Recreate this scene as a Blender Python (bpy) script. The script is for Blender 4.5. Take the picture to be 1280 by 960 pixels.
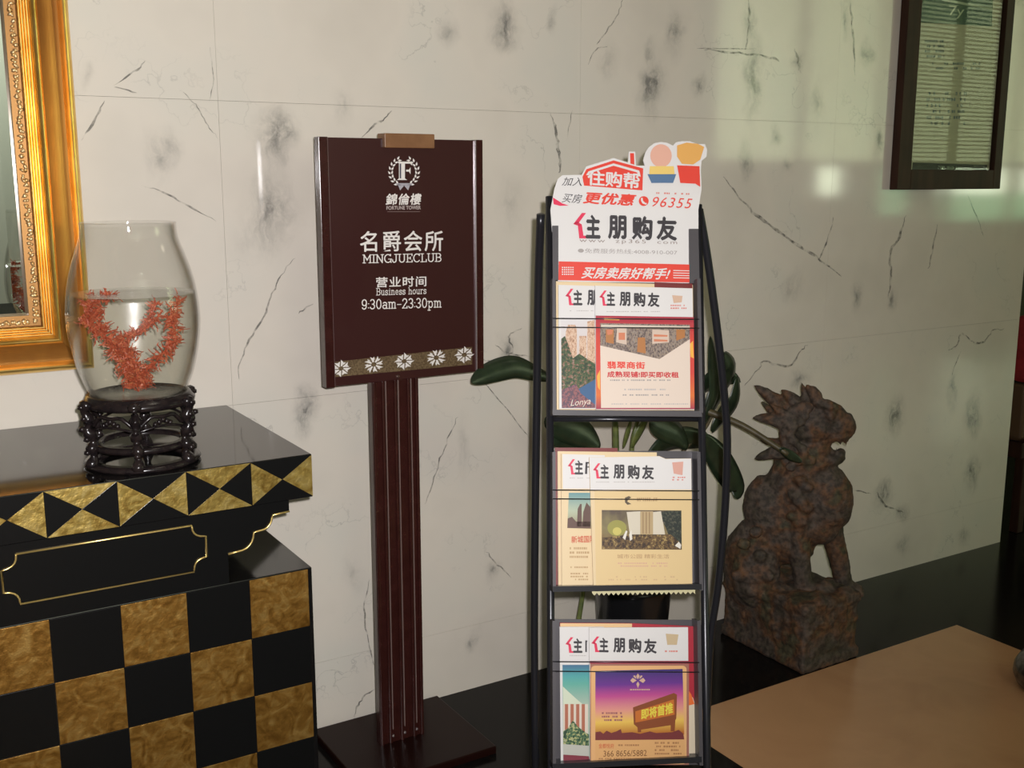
import bpy, bmesh, math, random
from mathutils import Vector, Matrix
random.seed(7)
for o in list(bpy.data.objects): bpy.data.objects.remove(o)
C = bpy.context.scene.collection
PI = math.pi
# ------------------------------------------------------------ camera (calibrated from the vanishing points of the room)
FPX = 1359.28
def _n(v): return v.normalized()
_a = _n(Vector((2252, -258, FPX))); _b = _n(Vector((-850, -258, FPX))); _c = _a.cross(_b)
if _c.y > 0: _c = -_c
RW = Matrix((_a, _b, _c))                       # image axes (right, down, forward) -> world
CAM = Vector((0, -2.638, 1.5))
cam = bpy.data.cameras.new('camera'); cam.sensor_width = 36; cam.lens = FPX / 1280 * 36; cam.clip_start = .02
co = bpy.data.objects.new('camera', cam); C.objects.link(co)
right = RW @ Vector((1, 0, 0)); up = RW @ Vector((0, -1, 0)); back = RW @ Vector((0, 0, -1))
M4 = Matrix((right, up, back)).transposed().to_4x4(); M4.translation = CAM
co.matrix_world = M4
sc = bpy.context.scene; sc.camera = co
# ------------------------------------------------------------ light and exposure
sc.view_settings.view_transform = 'Standard'; sc.view_settings.look = 'None'
sc.view_settings.exposure = 0; sc.view_settings.gamma = 1
sc.cycles.transparent_max_bounces = 40
w = bpy.data.worlds.new('world'); sc.world = w; w.use_nodes = True
w.node_tree.nodes['Background'].inputs[0].default_value = (.75, .85, .7, 1)
w.node_tree.nodes['Background'].inputs[1].default_value = .2
def lamp(name, typ, loc, power, col, size=.1, target=None, **k):
    l = bpy.data.lights.new(name, typ); l.energy = power; l.color = col
    if typ == 'AREA': l.size = size
    else: l.shadow_soft_size = size
    for a, b in k.items(): setattr(l, a, b)
    o = bpy.data.objects.new(name, l); C.objects.link(o); o.location = loc
    if target is not None: o.rotation_euler = (Vector(target) - Vector(loc)).to_track_quat('-Z', 'Y').to_euler()
    return o
# the camera's own flash, just above and left of the lens
fl = CAM + up * .035 + right * .03 + back * .01
lamp('camera_flash', 'SPOT', fl, 232, (1, .97, .985), .011, target=CAM - back * 3 + right * -.45 + up * .25, spot_size=math.radians(86), spot_blend=.9)
lamp('ceiling_fill_light', 'AREA', (1.2, -1.6, 3.55), 5, (1, .9, .72), .5, target=(1.2, -1.6, 0))
lamp('ceiling_fill_light', 'AREA', (4.6, -1.8, 3.55), 4, (1, .9, .68), .5, target=(4.6, -1.8, 0))
lamp('ceiling_fill_light', 'AREA', (1.2, -4.9, 3.55), 85, (.95, 1, .9), .5, target=(1.2, -6.2, 1.7))  # unseen lamp, added to brighten the far wall that the mirror reflects

# ------------------------------------------------------------ frames: a flat working frame in the room
class Frame:
    """origin + axes u (right), n (towards the viewer), w (up)"""
    def __init__(s, origin, R): s.o = Vector(origin); s.R = R; s.u = R.col[0]; s.n = -R.col[1]; s.w = R.col[2]
    def uw(s, px, py, n=0.0):
        d = RW @ Vector((px - 640, py - 480, FPX)); o = s.o + s.n * n
        t = (o - CAM).dot(s.n) / d.dot(s.n); p = CAM + d * t - s.o
        return p.dot(s.u), p.dot(s.w)
    def pt(s, u, w, n=0.0): return s.o + s.u * u + s.w * w + s.n * n
ID3 = Matrix.Identity(3)
WALL = Frame((0, 0, 0), ID3)
# ------------------------------------------------------------ helpers
def link(o, parent=None):
    C.objects.link(o)
    if parent is not None: o.parent = parent
    return o
def tag(o, label=None, cat=None, group=None, kind=None):
    if label: o['label'] = label
    if cat: o['category'] = cat
    if group: o['group'] = group
    if kind: o['kind'] = kind
    return o
def empty(name, loc, R=None, label=None, cat=None, group=None):
    o = bpy.data.objects.new(name, None); C.objects.link(o)
    o.location = loc; o.empty_display_size = .05
    if R is not None: o.rotation_euler = R.to_euler()
    return tag(o, label, cat, group)
def mk(name, bm, m, parent=None, smooth=False, kind=None):
    me = bpy.data.meshes.new(name); bm.normal_update(); bm.to_mesh(me); bm.free()
    if m is not None: me.materials.append(m)
    if smooth:
        for p in me.polygons: p.use_smooth = True
    o = bpy.data.objects.new(name, me); link(o, parent)
    if kind: o['kind'] = kind
    return o
def share(name, src, parent, loc=None, scale=None):
    o = bpy.data.objects.new(name, src.data); link(o, parent)
    if loc is not None: o.location = loc
    if scale is not None: o.scale = scale
    return o
def box(bm, x0, x1, y0, y1, z0, z1, bev=0):
    vs = [bm.verts.new((x, y, z)) for x in (x0, x1) for y in (y0, y1) for z in (z0, z1)]
    fs = [bm.faces.new([vs[i] for i in q]) for q in ((0, 1, 3, 2), (4, 6, 7, 5), (0, 4, 5, 1), (2, 3, 7, 6), (0, 2, 6, 4), (1, 5, 7, 3))]
    if bev:
        es = list({e for f in fs for e in f.edges})
        bmesh.ops.bevel(bm, geom=es, offset=bev, segments=2, affect='EDGES', profile=.5)
def boxobj(name, d, m, parent=None, bev=0, kind=None):
    bm = bmesh.new(); box(bm, *d, bev=bev); return mk(name, bm, m, parent, kind=kind)
def prism(bm, pts, y0, y1):
    """pts in (x,z); extruded from y0 (front, smaller) to y1"""
    a = [bm.verts.new((x, y0, z)) for x, z in pts]; b = [bm.verts.new((x, y1, z)) for x, z in pts]
    n = len(pts); bm.faces.new(a); bm.faces.new(b[::-1])
    for i in range(n): bm.faces.new((a[i], b[i], b[(i + 1) % n], a[(i + 1) % n]))
    bmesh.ops.recalc_face_normals(bm, faces=bm.faces)
def tube(bm, pts, r, seg=8, cap=True, radii=None):
    pts = [Vector(p) for p in pts]; rings = []
    up0 = Vector((.13, .21, 1)).normalized()
    for i, p in enumerate(pts):
        t = (pts[min(i + 1, len(pts) - 1)] - pts[max(i - 1, 0)]).normalized()
        a = t.cross(up0)
        if a.length < .1: a = t.cross(Vector((1, 0, .1)))
        a.normalize(); b = t.cross(a).normalized(); rr = radii[i] if radii else r
        rings.append([bm.verts.new(p + a * rr * math.cos(2 * PI * k / seg) + b * rr * math.sin(2 * PI * k / seg)) for k in range(seg)])
    for i in range(len(rings) - 1):
        for k in range(seg):
            bm.faces.new((rings[i][k], rings[i][(k + 1) % seg], rings[i + 1][(k + 1) % seg], rings[i + 1][k]))
    if cap: bm.faces.new(rings[0][::-1]); bm.faces.new(rings[-1])
def lathe(bm, prof, seg=40, cx=0, cy=0, close=True):
    rings = []
    for r, z in prof:
        if r < 1e-6: rings.append([bm.verts.new((cx, cy, z))])
        else: rings.append([bm.verts.new((cx + r * math.cos(2 * PI * k / seg), cy + r * math.sin(2 * PI * k / seg), z)) for k in range(seg)])
    for a, b in zip(rings[:-1], rings[1:]):
        for k in range(seg):
            q = [a[k % len(a)], a[(k + 1) % len(a)] if len(a) > 1 else None, b[(k + 1) % len(b)] if len(b) > 1 else None, b[k % len(b)]]
            q = [v for i, v in enumerate(q) if v is not None]
            bm.faces.new(q)
    bmesh.ops.recalc_face_normals(bm, faces=bm.faces)
def ball(bm, c, r, rot=None, sub=2):
    m = Matrix.Translation(c) @ (rot.to_4x4() if rot else Matrix()) @ Matrix.Diagonal((r[0], r[1], r[2], 1))
    bmesh.ops.create_icosphere(bm, subdivisions=sub, radius=1, matrix=m)
def catmull(pts, k=6):
    P = [Vector(p) for p in pts]; out = []
    for i in range(len(P) - 1):
        p0 = P[max(i - 1, 0)]; p1 = P[i]; p2 = P[i + 1]; p3 = P[min(i + 2, len(P) - 1)]
        for j in range(k):
            t = j / k
            out.append(.5 * ((2 * p1) + (p2 - p0) * t + (2 * p0 - 5 * p1 + 4 * p2 - p3) * t * t + (3 * p1 - p0 - 3 * p2 + p3) * t ** 3))
    out.append(P[-1]); return out
# ------------------------------------------------------------ materials
MATS = {}
def mat(name, col, rough=.5, metal=0, spec=.5, coat=0, **k):
    if name in MATS: return MATS[name]
    m = bpy.data.materials.new(name); m.use_nodes = True; MATS[name] = m
    b = m.node_tree.nodes['Principled BSDF']
    b.inputs['Base Color'].default_value = (*col, 1); b.inputs['Roughness'].default_value = rough
    b.inputs['Metallic'].default_value = metal; b.inputs['Specular IOR Level'].default_value = spec
    b.inputs['Coat Weight'].default_value = coat; b.inputs['Coat Roughness'].default_value = .04
    for a, v in k.items(): b.inputs[a.replace('_', ' ')].default_value = v
    return m
def N(m, t, **k):
    n = m.node_tree.nodes.new(t)
    for a, v in k.items():
        if a in n.inputs.keys(): n.inputs[a].default_value = v
        else: setattr(n, a, v)
    return n
def L(m, a, b): m.node_tree.links.new(a, b)
def ramp(m, fac, stops, interp='LINEAR'):
    r = N(m, 'ShaderNodeValToRGB'); r.color_ramp.interpolation = interp
    e = r.color_ramp.elements
    while len(e) < len(stops): e.new(.5)
    for s, (p, c) in zip(e, stops): s.position = p; s.color = (*c, 1) if len(c) == 3 else c
    L(m, fac, r.inputs[0]); return r.outputs[0]
def noisy(name, stops, scale=20, rough=.5, metal=0, spec=.5, coat=0, bump=0, bscale=None, detail=4, stretch=(1, 1, 1), dist=.0):
    if name in MATS: return MATS[name]
    m = mat(name, (1, 1, 1), rough, metal, spec, coat); b = m.node_tree.nodes['Principled BSDF']
    tc = N(m, 'ShaderNodeNewGeometry'); mp = N(m, 'ShaderNodeMapping'); mp.inputs['Scale'].default_value = stretch
    L(m, tc.outputs['Position'], mp.inputs[0])
    nz = N(m, 'ShaderNodeTexNoise'); nz.inputs['Scale'].default_value = scale; nz.inputs['Detail'].default_value = detail
    nz.inputs['Distortion'].default_value = dist
    L(m, mp.outputs[0], nz.inputs['Vector']); L(m, ramp(m, nz.outputs['Fac'], stops), b.inputs['Base Color'])
    if bump:
        n2 = N(m, 'ShaderNodeTexNoise'); n2.inputs['Scale'].default_value = bscale or scale * 3; n2.inputs['Detail'].default_value = 5
        L(m, mp.outputs[0], n2.inputs['Vector'])
        bp = N(m, 'ShaderNodeBump'); bp.inputs['Strength'].default_value = bump; bp.inputs['Distance'].default_value = .004
        L(m, n2.outputs['Fac'], bp.inputs['Height']); L(m, bp.outputs[0], b.inputs['Normal'])
    return m
def emis(name, col, s):
    m = mat(name, (0, 0, 0)); b = m.node_tree.nodes['Principled BSDF']
    b.inputs['Emission Color'].default_value = (*col, 1); b.inputs['Emission Strength'].default_value = s; return m

# marble with soft grey clouds where the real slabs have them (stains that belong to the stone)
BLOBS = [(200,200,22,42,.45),(215,180,12,25,.3),(345,170,24,42,.75),(340,265,34,62,.5),(380,515,14,36,.7),(300,300,25,40,.15),
    (632,35,18,34,.75),(690,24,7,20,.5),(845,40,12,34,.6),(812,62,9,16,.5),(815,110,18,36,.8),(872,110,9,20,.5),(936,30,10,34,.6),(942,98,13,50,.8),
    (1000,78,9,20,.7),(1084,70,9,22,.65),(1060,20,6,30,.5),(1100,180,7,16,.7),(932,200,9,26,.5),(968,170,8,12,.5),(635,440,14,18,.6),(615,715,10,18,.5),
    (1217,520,11,34,.85),(1120,518,11,26,.75),(1215,592,10,22,.75),(1105,618,11,18,.75),(1128,640,8,12,.6),(1192,490,7,30,.5),(1070,372,8,24,.6),(1115,372,7,20,.6),
    (1128,680,10,16,.5),(1205,670,8,14,.55),(985,208,10,14,.3),(590,800,10,16,.5),(560,40,14,20,.3),(100,95,10,14,.25),(500,560,14,40,.2),(640,250,16,40,.2),
    (1000,475,16,14,.5),(990,360,14,24,.25),(430,130,14,30,.2),(1020,130,10,30,.35),(440,720,12,30,.25),(580,560,10,40,.25),(760,75,12,30,.25)]
def marble():
    m = mat('white_marble', (.8, .74, .62), .07); nt = m.node_tree; b = nt.nodes['Principled BSDF']
    g = N(m, 'ShaderNodeNewGeometry'); P = g.outputs['Position']
    nw = N(m, 'ShaderNodeTexNoise'); nw.inputs['Scale'].default_value = 9; nw.inputs['Detail'].default_value = 6; L(m, P, nw.inputs['Vector'])
    sub = N(m, 'ShaderNodeVectorMath', operation='SUBTRACT'); L(m, nw.outputs['Color'], sub.inputs[0]); sub.inputs[1].default_value = (.5, .5, .5)
    mul = N(m, 'ShaderNodeVectorMath', operation='SCALE'); L(m, sub.outputs[0], mul.inputs[0]); mul.inputs['Scale'].default_value = .11
    add = N(m, 'ShaderNodeVectorMath', operation='ADD'); L(m, P, add.inputs[0]); L(m, mul.outputs[0], add.inputs[1]); W = add.outputs[0]
    acc = None
    for px, py, rx, ry, s in BLOBS:
        x, z = WALL.uw(px, py); x1, _ = WALL.uw(px + rx, py); _, z1 = WALL.uw(px, py + ry)
        ax, az = abs(x1 - x) * 1.5, abs(z1 - z) * 1.35
        mp = N(m, 'ShaderNodeMapping'); mp.inputs['Scale'].default_value = (1 / ax, 0, 1 / az); mp.inputs['Location'].default_value = (-x / ax, 0, -z / az)
        L(m, W, mp.inputs[0])
        gr = N(m, 'ShaderNodeTexGradient', gradient_type='QUADRATIC_SPHERE'); L(m, mp.outputs[0], gr.inputs[0])
        ma = N(m, 'ShaderNodeMath', operation='MULTIPLY_ADD'); L(m, gr.outputs['Fac'], ma.inputs[0]); ma.inputs[1].default_value = s * (1.0 if px < 320 else 1.4)
        if acc is None: ma.inputs[2].default_value = 0
        else: L(m, acc, ma.inputs[2])
        acc = ma.outputs[0]
    n1 = N(m, 'ShaderNodeTexNoise'); n1.inputs['Scale'].default_value = 38; n1.inputs['Detail'].default_value = 8; n1.inputs['Roughness'].default_value = .7
    mp2 = N(m, 'ShaderNodeMapping'); mp2.inputs['Scale'].default_value = (1, 1, .5); L(m, W, mp2.inputs[0]); L(m, mp2.outputs[0], n1.inputs['Vector'])
    mr = N(m, 'ShaderNodeMapRange'); L(m, n1.outputs['Fac'], mr.inputs[0]); mr.inputs[1].default_value = .36; mr.inputs[2].default_value = .62; mr.inputs[3].default_value = .35; mr.inputs[4].default_value = 1.5
    bl = N(m, 'ShaderNodeMath', operation='MULTIPLY', use_clamp=True); L(m, acc, bl.inputs[0]); L(m, mr.outputs[0], bl.inputs[1])
    # fine random cracks
    v = N(m, 'ShaderNodeTexVoronoi', feature='DISTANCE_TO_EDGE'); v.inputs['Scale'].default_value = 2.6
    mul2 = N(m, 'ShaderNodeVectorMath', operation='SCALE'); L(m, sub.outputs[0], mul2.inputs[0]); mul2.inputs['Scale'].default_value = .5
    add2 = N(m, 'ShaderNodeVectorMath', operation='ADD'); L(m, P, add2.inputs[0]); L(m, mul2.outputs[0], add2.inputs[1]); L(m, add2.outputs[0], v.inputs['Vector'])
    vr = N(m, 'ShaderNodeMapRange'); L(m, v.outputs['Distance'], vr.inputs[0]); vr.inputs[1].default_value = 0; vr.inputs[2].default_value = .012; vr.inputs[3].default_value = 1; vr.inputs[4].default_value = 0
    n3 = N(m, 'ShaderNodeTexNoise'); n3.inputs['Scale'].default_value = 3.1; n3.inputs['Detail'].default_value = 3; L(m, P, n3.inputs['Vector'])
    r3 = N(m, 'ShaderNodeMapRange'); L(m, n3.outputs['Fac'], r3.inputs[0]); r3.inputs[1].default_value = .53; r3.inputs[2].default_value = .68; r3.inputs[3].default_value = 0; r3.inputs[4].default_value = .45
    vm = N(m, 'ShaderNodeMath', operation='MULTIPLY'); L(m, vr.outputs[0], vm.inputs[0]); L(m, r3.outputs[0], vm.inputs[1])
    mx = N(m, 'ShaderNodeMath', operation='MAXIMUM'); L(m, bl.outputs[0], mx.inputs[0]); L(m, vm.outputs[0], mx.inputs[1])
    base = ramp(m, n3.outputs['Fac'], [(.3, (.67, .615, .535)), (.5, (.725, .665, .58)), (.7, (.685, .65, .575))])
    mix = N(m, 'ShaderNodeMix', data_type='RGBA'); L(m, mx.outputs[0], mix.inputs[0]); L(m, base, mix.inputs[6]); mix.inputs[7].default_value = (.24, .23, .21, 1)
    L(m, mix.outputs[2], b.inputs['Base Color'])
    return m
MARBLE = marble()
JOINT = mat('joint_filler', (.70, .56, .45), .6)
BLACKFLOOR = noisy('black_granite', [(.3, (.005, .005, .005)), (.7, (.011, .009, .008))], 60, .16, spec=.13)
BEIGE = noisy('beige_floor_marble', [(.25, (.50, .27, .135)), (.55, (.58, .325, .165)), (.8, (.53, .30, .15))], 3.5, .22, detail=7, dist=1)
LACQ = noisy('black_lacquer', [(.3, (.004, .004, .004)), (.7, (.009, .008, .008))], 40, .08, spec=.8)
LACQM = mat('black_lacquer_matt', (.005, .005, .005), .3, spec=.25)
def goldleaf(name, c1, c2, c3, rough=.36):
    m = noisy(name, [(.3, c1), (.5, c2), (.72, c3)], 26, rough, .75, bump=.45, bscale=70, detail=9, dist=1.6); return m
LEAF = goldleaf('gold_leaf_bright', (.30, .18, .035), (.50, .35, .09), (.66, .50, .18))
LEAFD = goldleaf('gold_leaf_aged', (.19, .085, .012), (.34, .17, .032), (.48, .29, .08), .42)
GOLDLINE = mat('gold_paint_line', (.85, .62, .22), .3, .8)
GILT = noisy('gilt_frame', [(.3, (.80, .47, .10)), (.7, (.95, .66, .22))], 18, .28, .9)
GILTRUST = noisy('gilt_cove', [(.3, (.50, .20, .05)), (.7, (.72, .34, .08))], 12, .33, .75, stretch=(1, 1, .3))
GILTORN = noisy('gilt_carving', [(.35, (.62, .38, .14)), (.6, (.95, .72, .40))], 90, .35, .7)
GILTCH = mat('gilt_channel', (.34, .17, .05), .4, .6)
MAROON = noisy('maroon_lacquer', [(.3, (.030, .0075, .006)), (.7, (.042, .011, .009))], 30, .2, coat=.3)
PLATE = mat('maroon_sign_face', (.040, .011, .010), .3, coat=.35)
WHITEINK = mat('white_ink', (.78, .74, .70), .5)
RACKM = mat('dark_rack_metal', (.018, .018, .022), .28, .3)
RACKG = mat('grey_rack_panel', (.055, .05, .055), .4)

# ------------------------------------------------------------ the room
def struct(o, label=None): o['kind'] = 'structure'; 
X0, X1, YF, ZC = -2.6, 14.5, -6.2, 3.7
WE = 4.02
wall = boxobj('wall_back', (X0, WE - .001, .014, .3, 0, ZC), JOINT); struct(wall)
xs = [WE - .0] + [x for x in (2.90, 1.85, .80, -.25, -1.30, -2.35)] + [X0]
xs = sorted(set(xs)); zs = [0, .20, .94, 1.68, 2.42, 3.16, ZC]
for i in range(len(xs) - 1):
    for j in range(len(zs) - 1):
        a, b_, c_, d_ = xs[i], xs[i + 1], zs[j], zs[j + 1]
        dy = random.uniform(0, .0003)
        boxobj('marble_slab', (a + .0003, b_ - .0003, dy, .016, c_ + .0003, d_ - .0003), MARBLE, wall)
bm = bmesh.new(); box(bm, X0, X1, YF - .3, 3.2, -.1, 0); floor = mk('floor', bm, BLACKFLOOR); struct(floor)
# beige panels let into the black granite
bx = [1.86, 3.12]; 
bm = bmesh.new(); box(bm, 1.86, 3.12, -2.2, -.458, -.02, .0012); mk('beige_panel', bm, BEIGE, floor)
boxobj('beige_panel', (3.5, 8.0, -5.6, -1.2, -.02, .0012), BEIGE, floor)
boxobj('beige_panel', (-2.3, .5, -5.6, -1.2, -.02, .0012), BEIGE, floor)
PALE = mat('pale_plaster', (.42, .42, .36), .8)
o = boxobj('ceiling', (X0, X1, YF - .3, 3.2, ZC, ZC + .1), mat('ceiling_paint', (.6, .58, .5), .9)); struct(o)
o = boxobj('wall_left', (X0 - .2, X0, YF - .3, .3, 0, ZC), PALE); struct(o)
o = boxobj('wall_right', (X1, X1 + .2, YF - .3, 3.2, 0, ZC), PALE); struct(o)
WX = 7.9
o = boxobj('wall_front', (X0, WX, YF - .3, YF, 0, ZC), PALE); struct(o)
o = boxobj('wall_front_sill', (WX, X1, YF - .3, YF, 0, .9), PALE); struct(o); o.name = 'trim_1'
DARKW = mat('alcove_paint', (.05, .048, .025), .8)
o = boxobj('wall_alcove', (WE - .2, X1, 3.0, 3.2, 0, ZC), DARKW); struct(o)
o = boxobj('wall_return', (WE - .25, WE - .002, .3, 3.0, 0, ZC), DARKW); struct(o)
# street-side windows with blinds (seen mirrored in the polished marble and in the framed notice)
PANE = emis('daylit_glass', (.86, 1, .58), 5.5); PANEG = emis('daylit_green_glass', (.35, .75, .38), 4)
PANEW = emis('daylit_white_glass', (.9, 1, .72), 12)
FR = mat('window_frame_paint', (.30, .31, .24), .5); SLAT = mat('blind_slat', (.55, .56, .42), .6)
k = 0
xw = WX
while xw < X1 - .2:
    k += 1; x2 = min(xw + 1.3, X1)
    wf = boxobj('window_%d' % k, (xw, xw + .035, YF - .12, YF, .9, ZC), FR); struct(wf)
    boxobj('frame_rail', (xw + .07, x2, YF - .12, YF - .02, 1.62, 1.70), FR, wf)
    boxobj('frame_rail', (xw + .07, x2, YF - .12, YF - .02, .9, .96), FR, wf)
    boxobj('pane', (xw + .035, x2, YF - .2, YF - .16, 1.70, ZC), PANE, wf)
    boxobj('pane', (xw + .035, x2, YF - .2, YF - .16, .96, 1.30), PANEG if k >= 4 else PALE, wf)
    if k in (2, 5): boxobj('pane', (xw + .5, x2 - .5, YF - .2, YF - .16, 1.30, 1.62), PANEW, wf)
    elif k == 3: boxobj('pane', (xw + .15, x2 - .6, YF - .2, YF - .16, 1.05, 1.62), PANEG, wf)
    elif k == 4: boxobj('pane', (xw + .035, x2, YF - .2, YF - .16, 1.30, 1.62), PANEW, wf)
    else: boxobj('pane', (xw + .035, x2, YF - .2, YF - .16, 1.30, 1.62), PALE, wf)
    bm = bmesh.new()
    z = 1.74
    while z < ZC - .02:
        box(bm, xw + .05, x2 - .02, YF - .09, YF - .05, z, z + .016); z += .05
    s_ = mk('blind_slats', bm, SLAT, wf); s_['kind'] = 'stuff'
    xw = x2

# veins of the marble: thin inlaid mineral threads
VEIN = mat('marble_vein', (.22, .21, .19), .1)
VT = MATS['marble_vein']; vb = VT.node_tree.nodes['Principled BSDF']
g = N(VT, 'ShaderNodeNewGeometry'); nz = N(VT, 'ShaderNodeTexNoise'); nz.inputs['Scale'].default_value = 45; nz.inputs['Detail'].default_value = 5
L(VT, g.outputs['Position'], nz.inputs['Vector']); mr = N(VT, 'ShaderNodeMapRange'); L(VT, nz.outputs['Fac'], mr.inputs[0])
mr.inputs[1].default_value = .36; mr.inputs[2].default_value = .62; mr.inputs[3].default_value = .05; mr.inputs[4].default_value = .7; L(VT, mr.outputs[0], vb.inputs['Alpha'])
VEINS = [([(368,322),(352,345),(338,372),(330,395),(312,425),(300,452),(298,475)], 2.2), ([(778,0),(770,22),(756,42),(745,56)], 2), ([(688,142),(694,160),(697,180),(700,206),(698,216)], 4.5),
    ([(905,222),(925,248),(945,268),(972,288),(1000,308),(1025,325),(1052,345)], 3), ([(1042,270),(1034,300),(1022,325)], 2), ([(1062,0),(1066,40),(1069,95)], 2.5),
    ([(935,0),(936,30),(932,62)], 2.5), ([(880,62),(925,66),(965,72),(975,78)], 2), ([(992,60),(998,78),(1000,92)], 3), ([(130,125),(118,150),(102,176)], 2.2), ([(142,107),(168,90),(182,76)], 1.8), ([(142,108),(170,117)], 1.8),
    ([(178,232),(205,240),(235,258),(270,276)], 1.8), ([(572,520),(560,548),(548,580),(540,608),(530,630)], 2), ([(462,722),(455,760),(460,800),(468,832)], 1.8),
    ([(443,898),(448,880),(458,868),(470,862)], 2.2), ([(600,448),(620,452),(640,440),(636,420),(652,410)], 2.4), ([(618,430),(636,442),(668,446)], 2),
    ([(1185,437),(1196,432),(1202,418),(1216,427),(1230,428),(1240,414),(1256,411)], 2.2), ([(1132,268),(1124,295),(1112,318),(1114,345),(1110,372)], 3.5), ([(1172,280),(1166,310),(1160,335)], 2.2), ([(1210,245),(1220,270),(1230,295)], 1.6),
    ([(930,482),(948,462),(955,452),(985,458),(1000,440),(1010,430)], 2), ([(452,172),(466,158),(478,150),(490,138)], 2.4), ([(740,335),(742,300)], 1.2), ([(608,690),(622,706),(640,722)], 1.8),
    ([(1095,615),(1108,632),(1130,640)], 2.2), ([(1068,612),(1090,618)], 1.5), ([(600,470),(640,520),(662,548)], 1.4), ([(760,58),(745,62),(735,80)], 1.2), ([(870,60),(945,62)], 1.2), ([(715,138),(708,175)], 1.2),
    ([(262,60),(266,100),(262,128)], 1), ([(225,112),(240,125),(250,140),(262,160),(272,172)], 1.2), ([(1190,470),(1200,440)], 2), ([(392,380),(372,392)],1.5)]
bm = bmesh.new()
def ribbon(bm, pts, wpx):
    q = []; 
    P = catmull([(p[0], p[1], 0) for p in pts], 5)
    rng = random.Random(len(pts) * 7 + int(pts[0][0]))
    for i, p in enumerate(P):
        x, z = WALL.uw(p.x + rng.uniform(-1.2, 1.2), p.y + rng.uniform(-1.2, 1.2)); q.append(Vector((x, -.0006, z)))
    hw = wpx * .0023 * .42 * (1 + .5 * (pts[0][0] > 800))
    rows = []
    for i, p in enumerate(q):
        t = (q[min(i + 1, len(q) - 1)] - q[max(0, i - 1)]).normalized(); s = Vector((t.z, 0, -t.x)); f = i / (len(q) - 1)
        ww = hw * (.25 + min(1, 4 * min(f, 1 - f))) * rng.uniform(.5, 1.2)
        rows.append((bm.verts.new(p - s * ww), bm.verts.new(p + s * ww)))
    for a, b in zip(rows[:-1], rows[1:]): bm.faces.new((a[0], a[1], b[1], b[0]))
for pts, wpx in VEINS: ribbon(bm, pts, wpx)
v_ = mk('marble_vein', bm, VEIN, wall); v_['kind'] = 'stuff'

# ------------------------------------------------------------ writing and flat print
_fc = bpy.data.curves.new('glyphs', 'FONT'); _fo = bpy.data.objects.new('glyphs', _fc)
def glyphs(s, bold=0.0, shear=0.0, spacing=1.0):
    _fc.body = s; _fc.size = 1; _fc.offset = 0; _fc.shear = shear; _fc.space_character = spacing; _fc.resolution_u = 3
    if _fo.name not in C.objects: C.objects.link(_fo)
    bpy.context.view_layer.update()
    dg = bpy.context.evaluated_depsgraph_get(); me = bpy.data.meshes.new_from_object(_fo.evaluated_get(dg))
    vs = [(v.co.x, v.co.y) for v in me.vertices]; fs = [tuple(p.vertices) for p in me.polygons]
    bpy.data.meshes.remove(me)
    if bold > .004:                                    # heavier strokes: the glyph struck several times, a hair apart
        V, F = [], []; b = bold * 1.1
        for i, (dx, dy) in enumerate(((0, 0), (b, 0), (-b, 0), (0, b), (0, -b))):
            o = len(V); V += [(x + dx, y + dy, i * 1.5e-5) for x, y in vs]; F += [tuple(o + k for k in f) for f in fs]
        vs, fs = V, F
    return vs, fs
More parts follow.
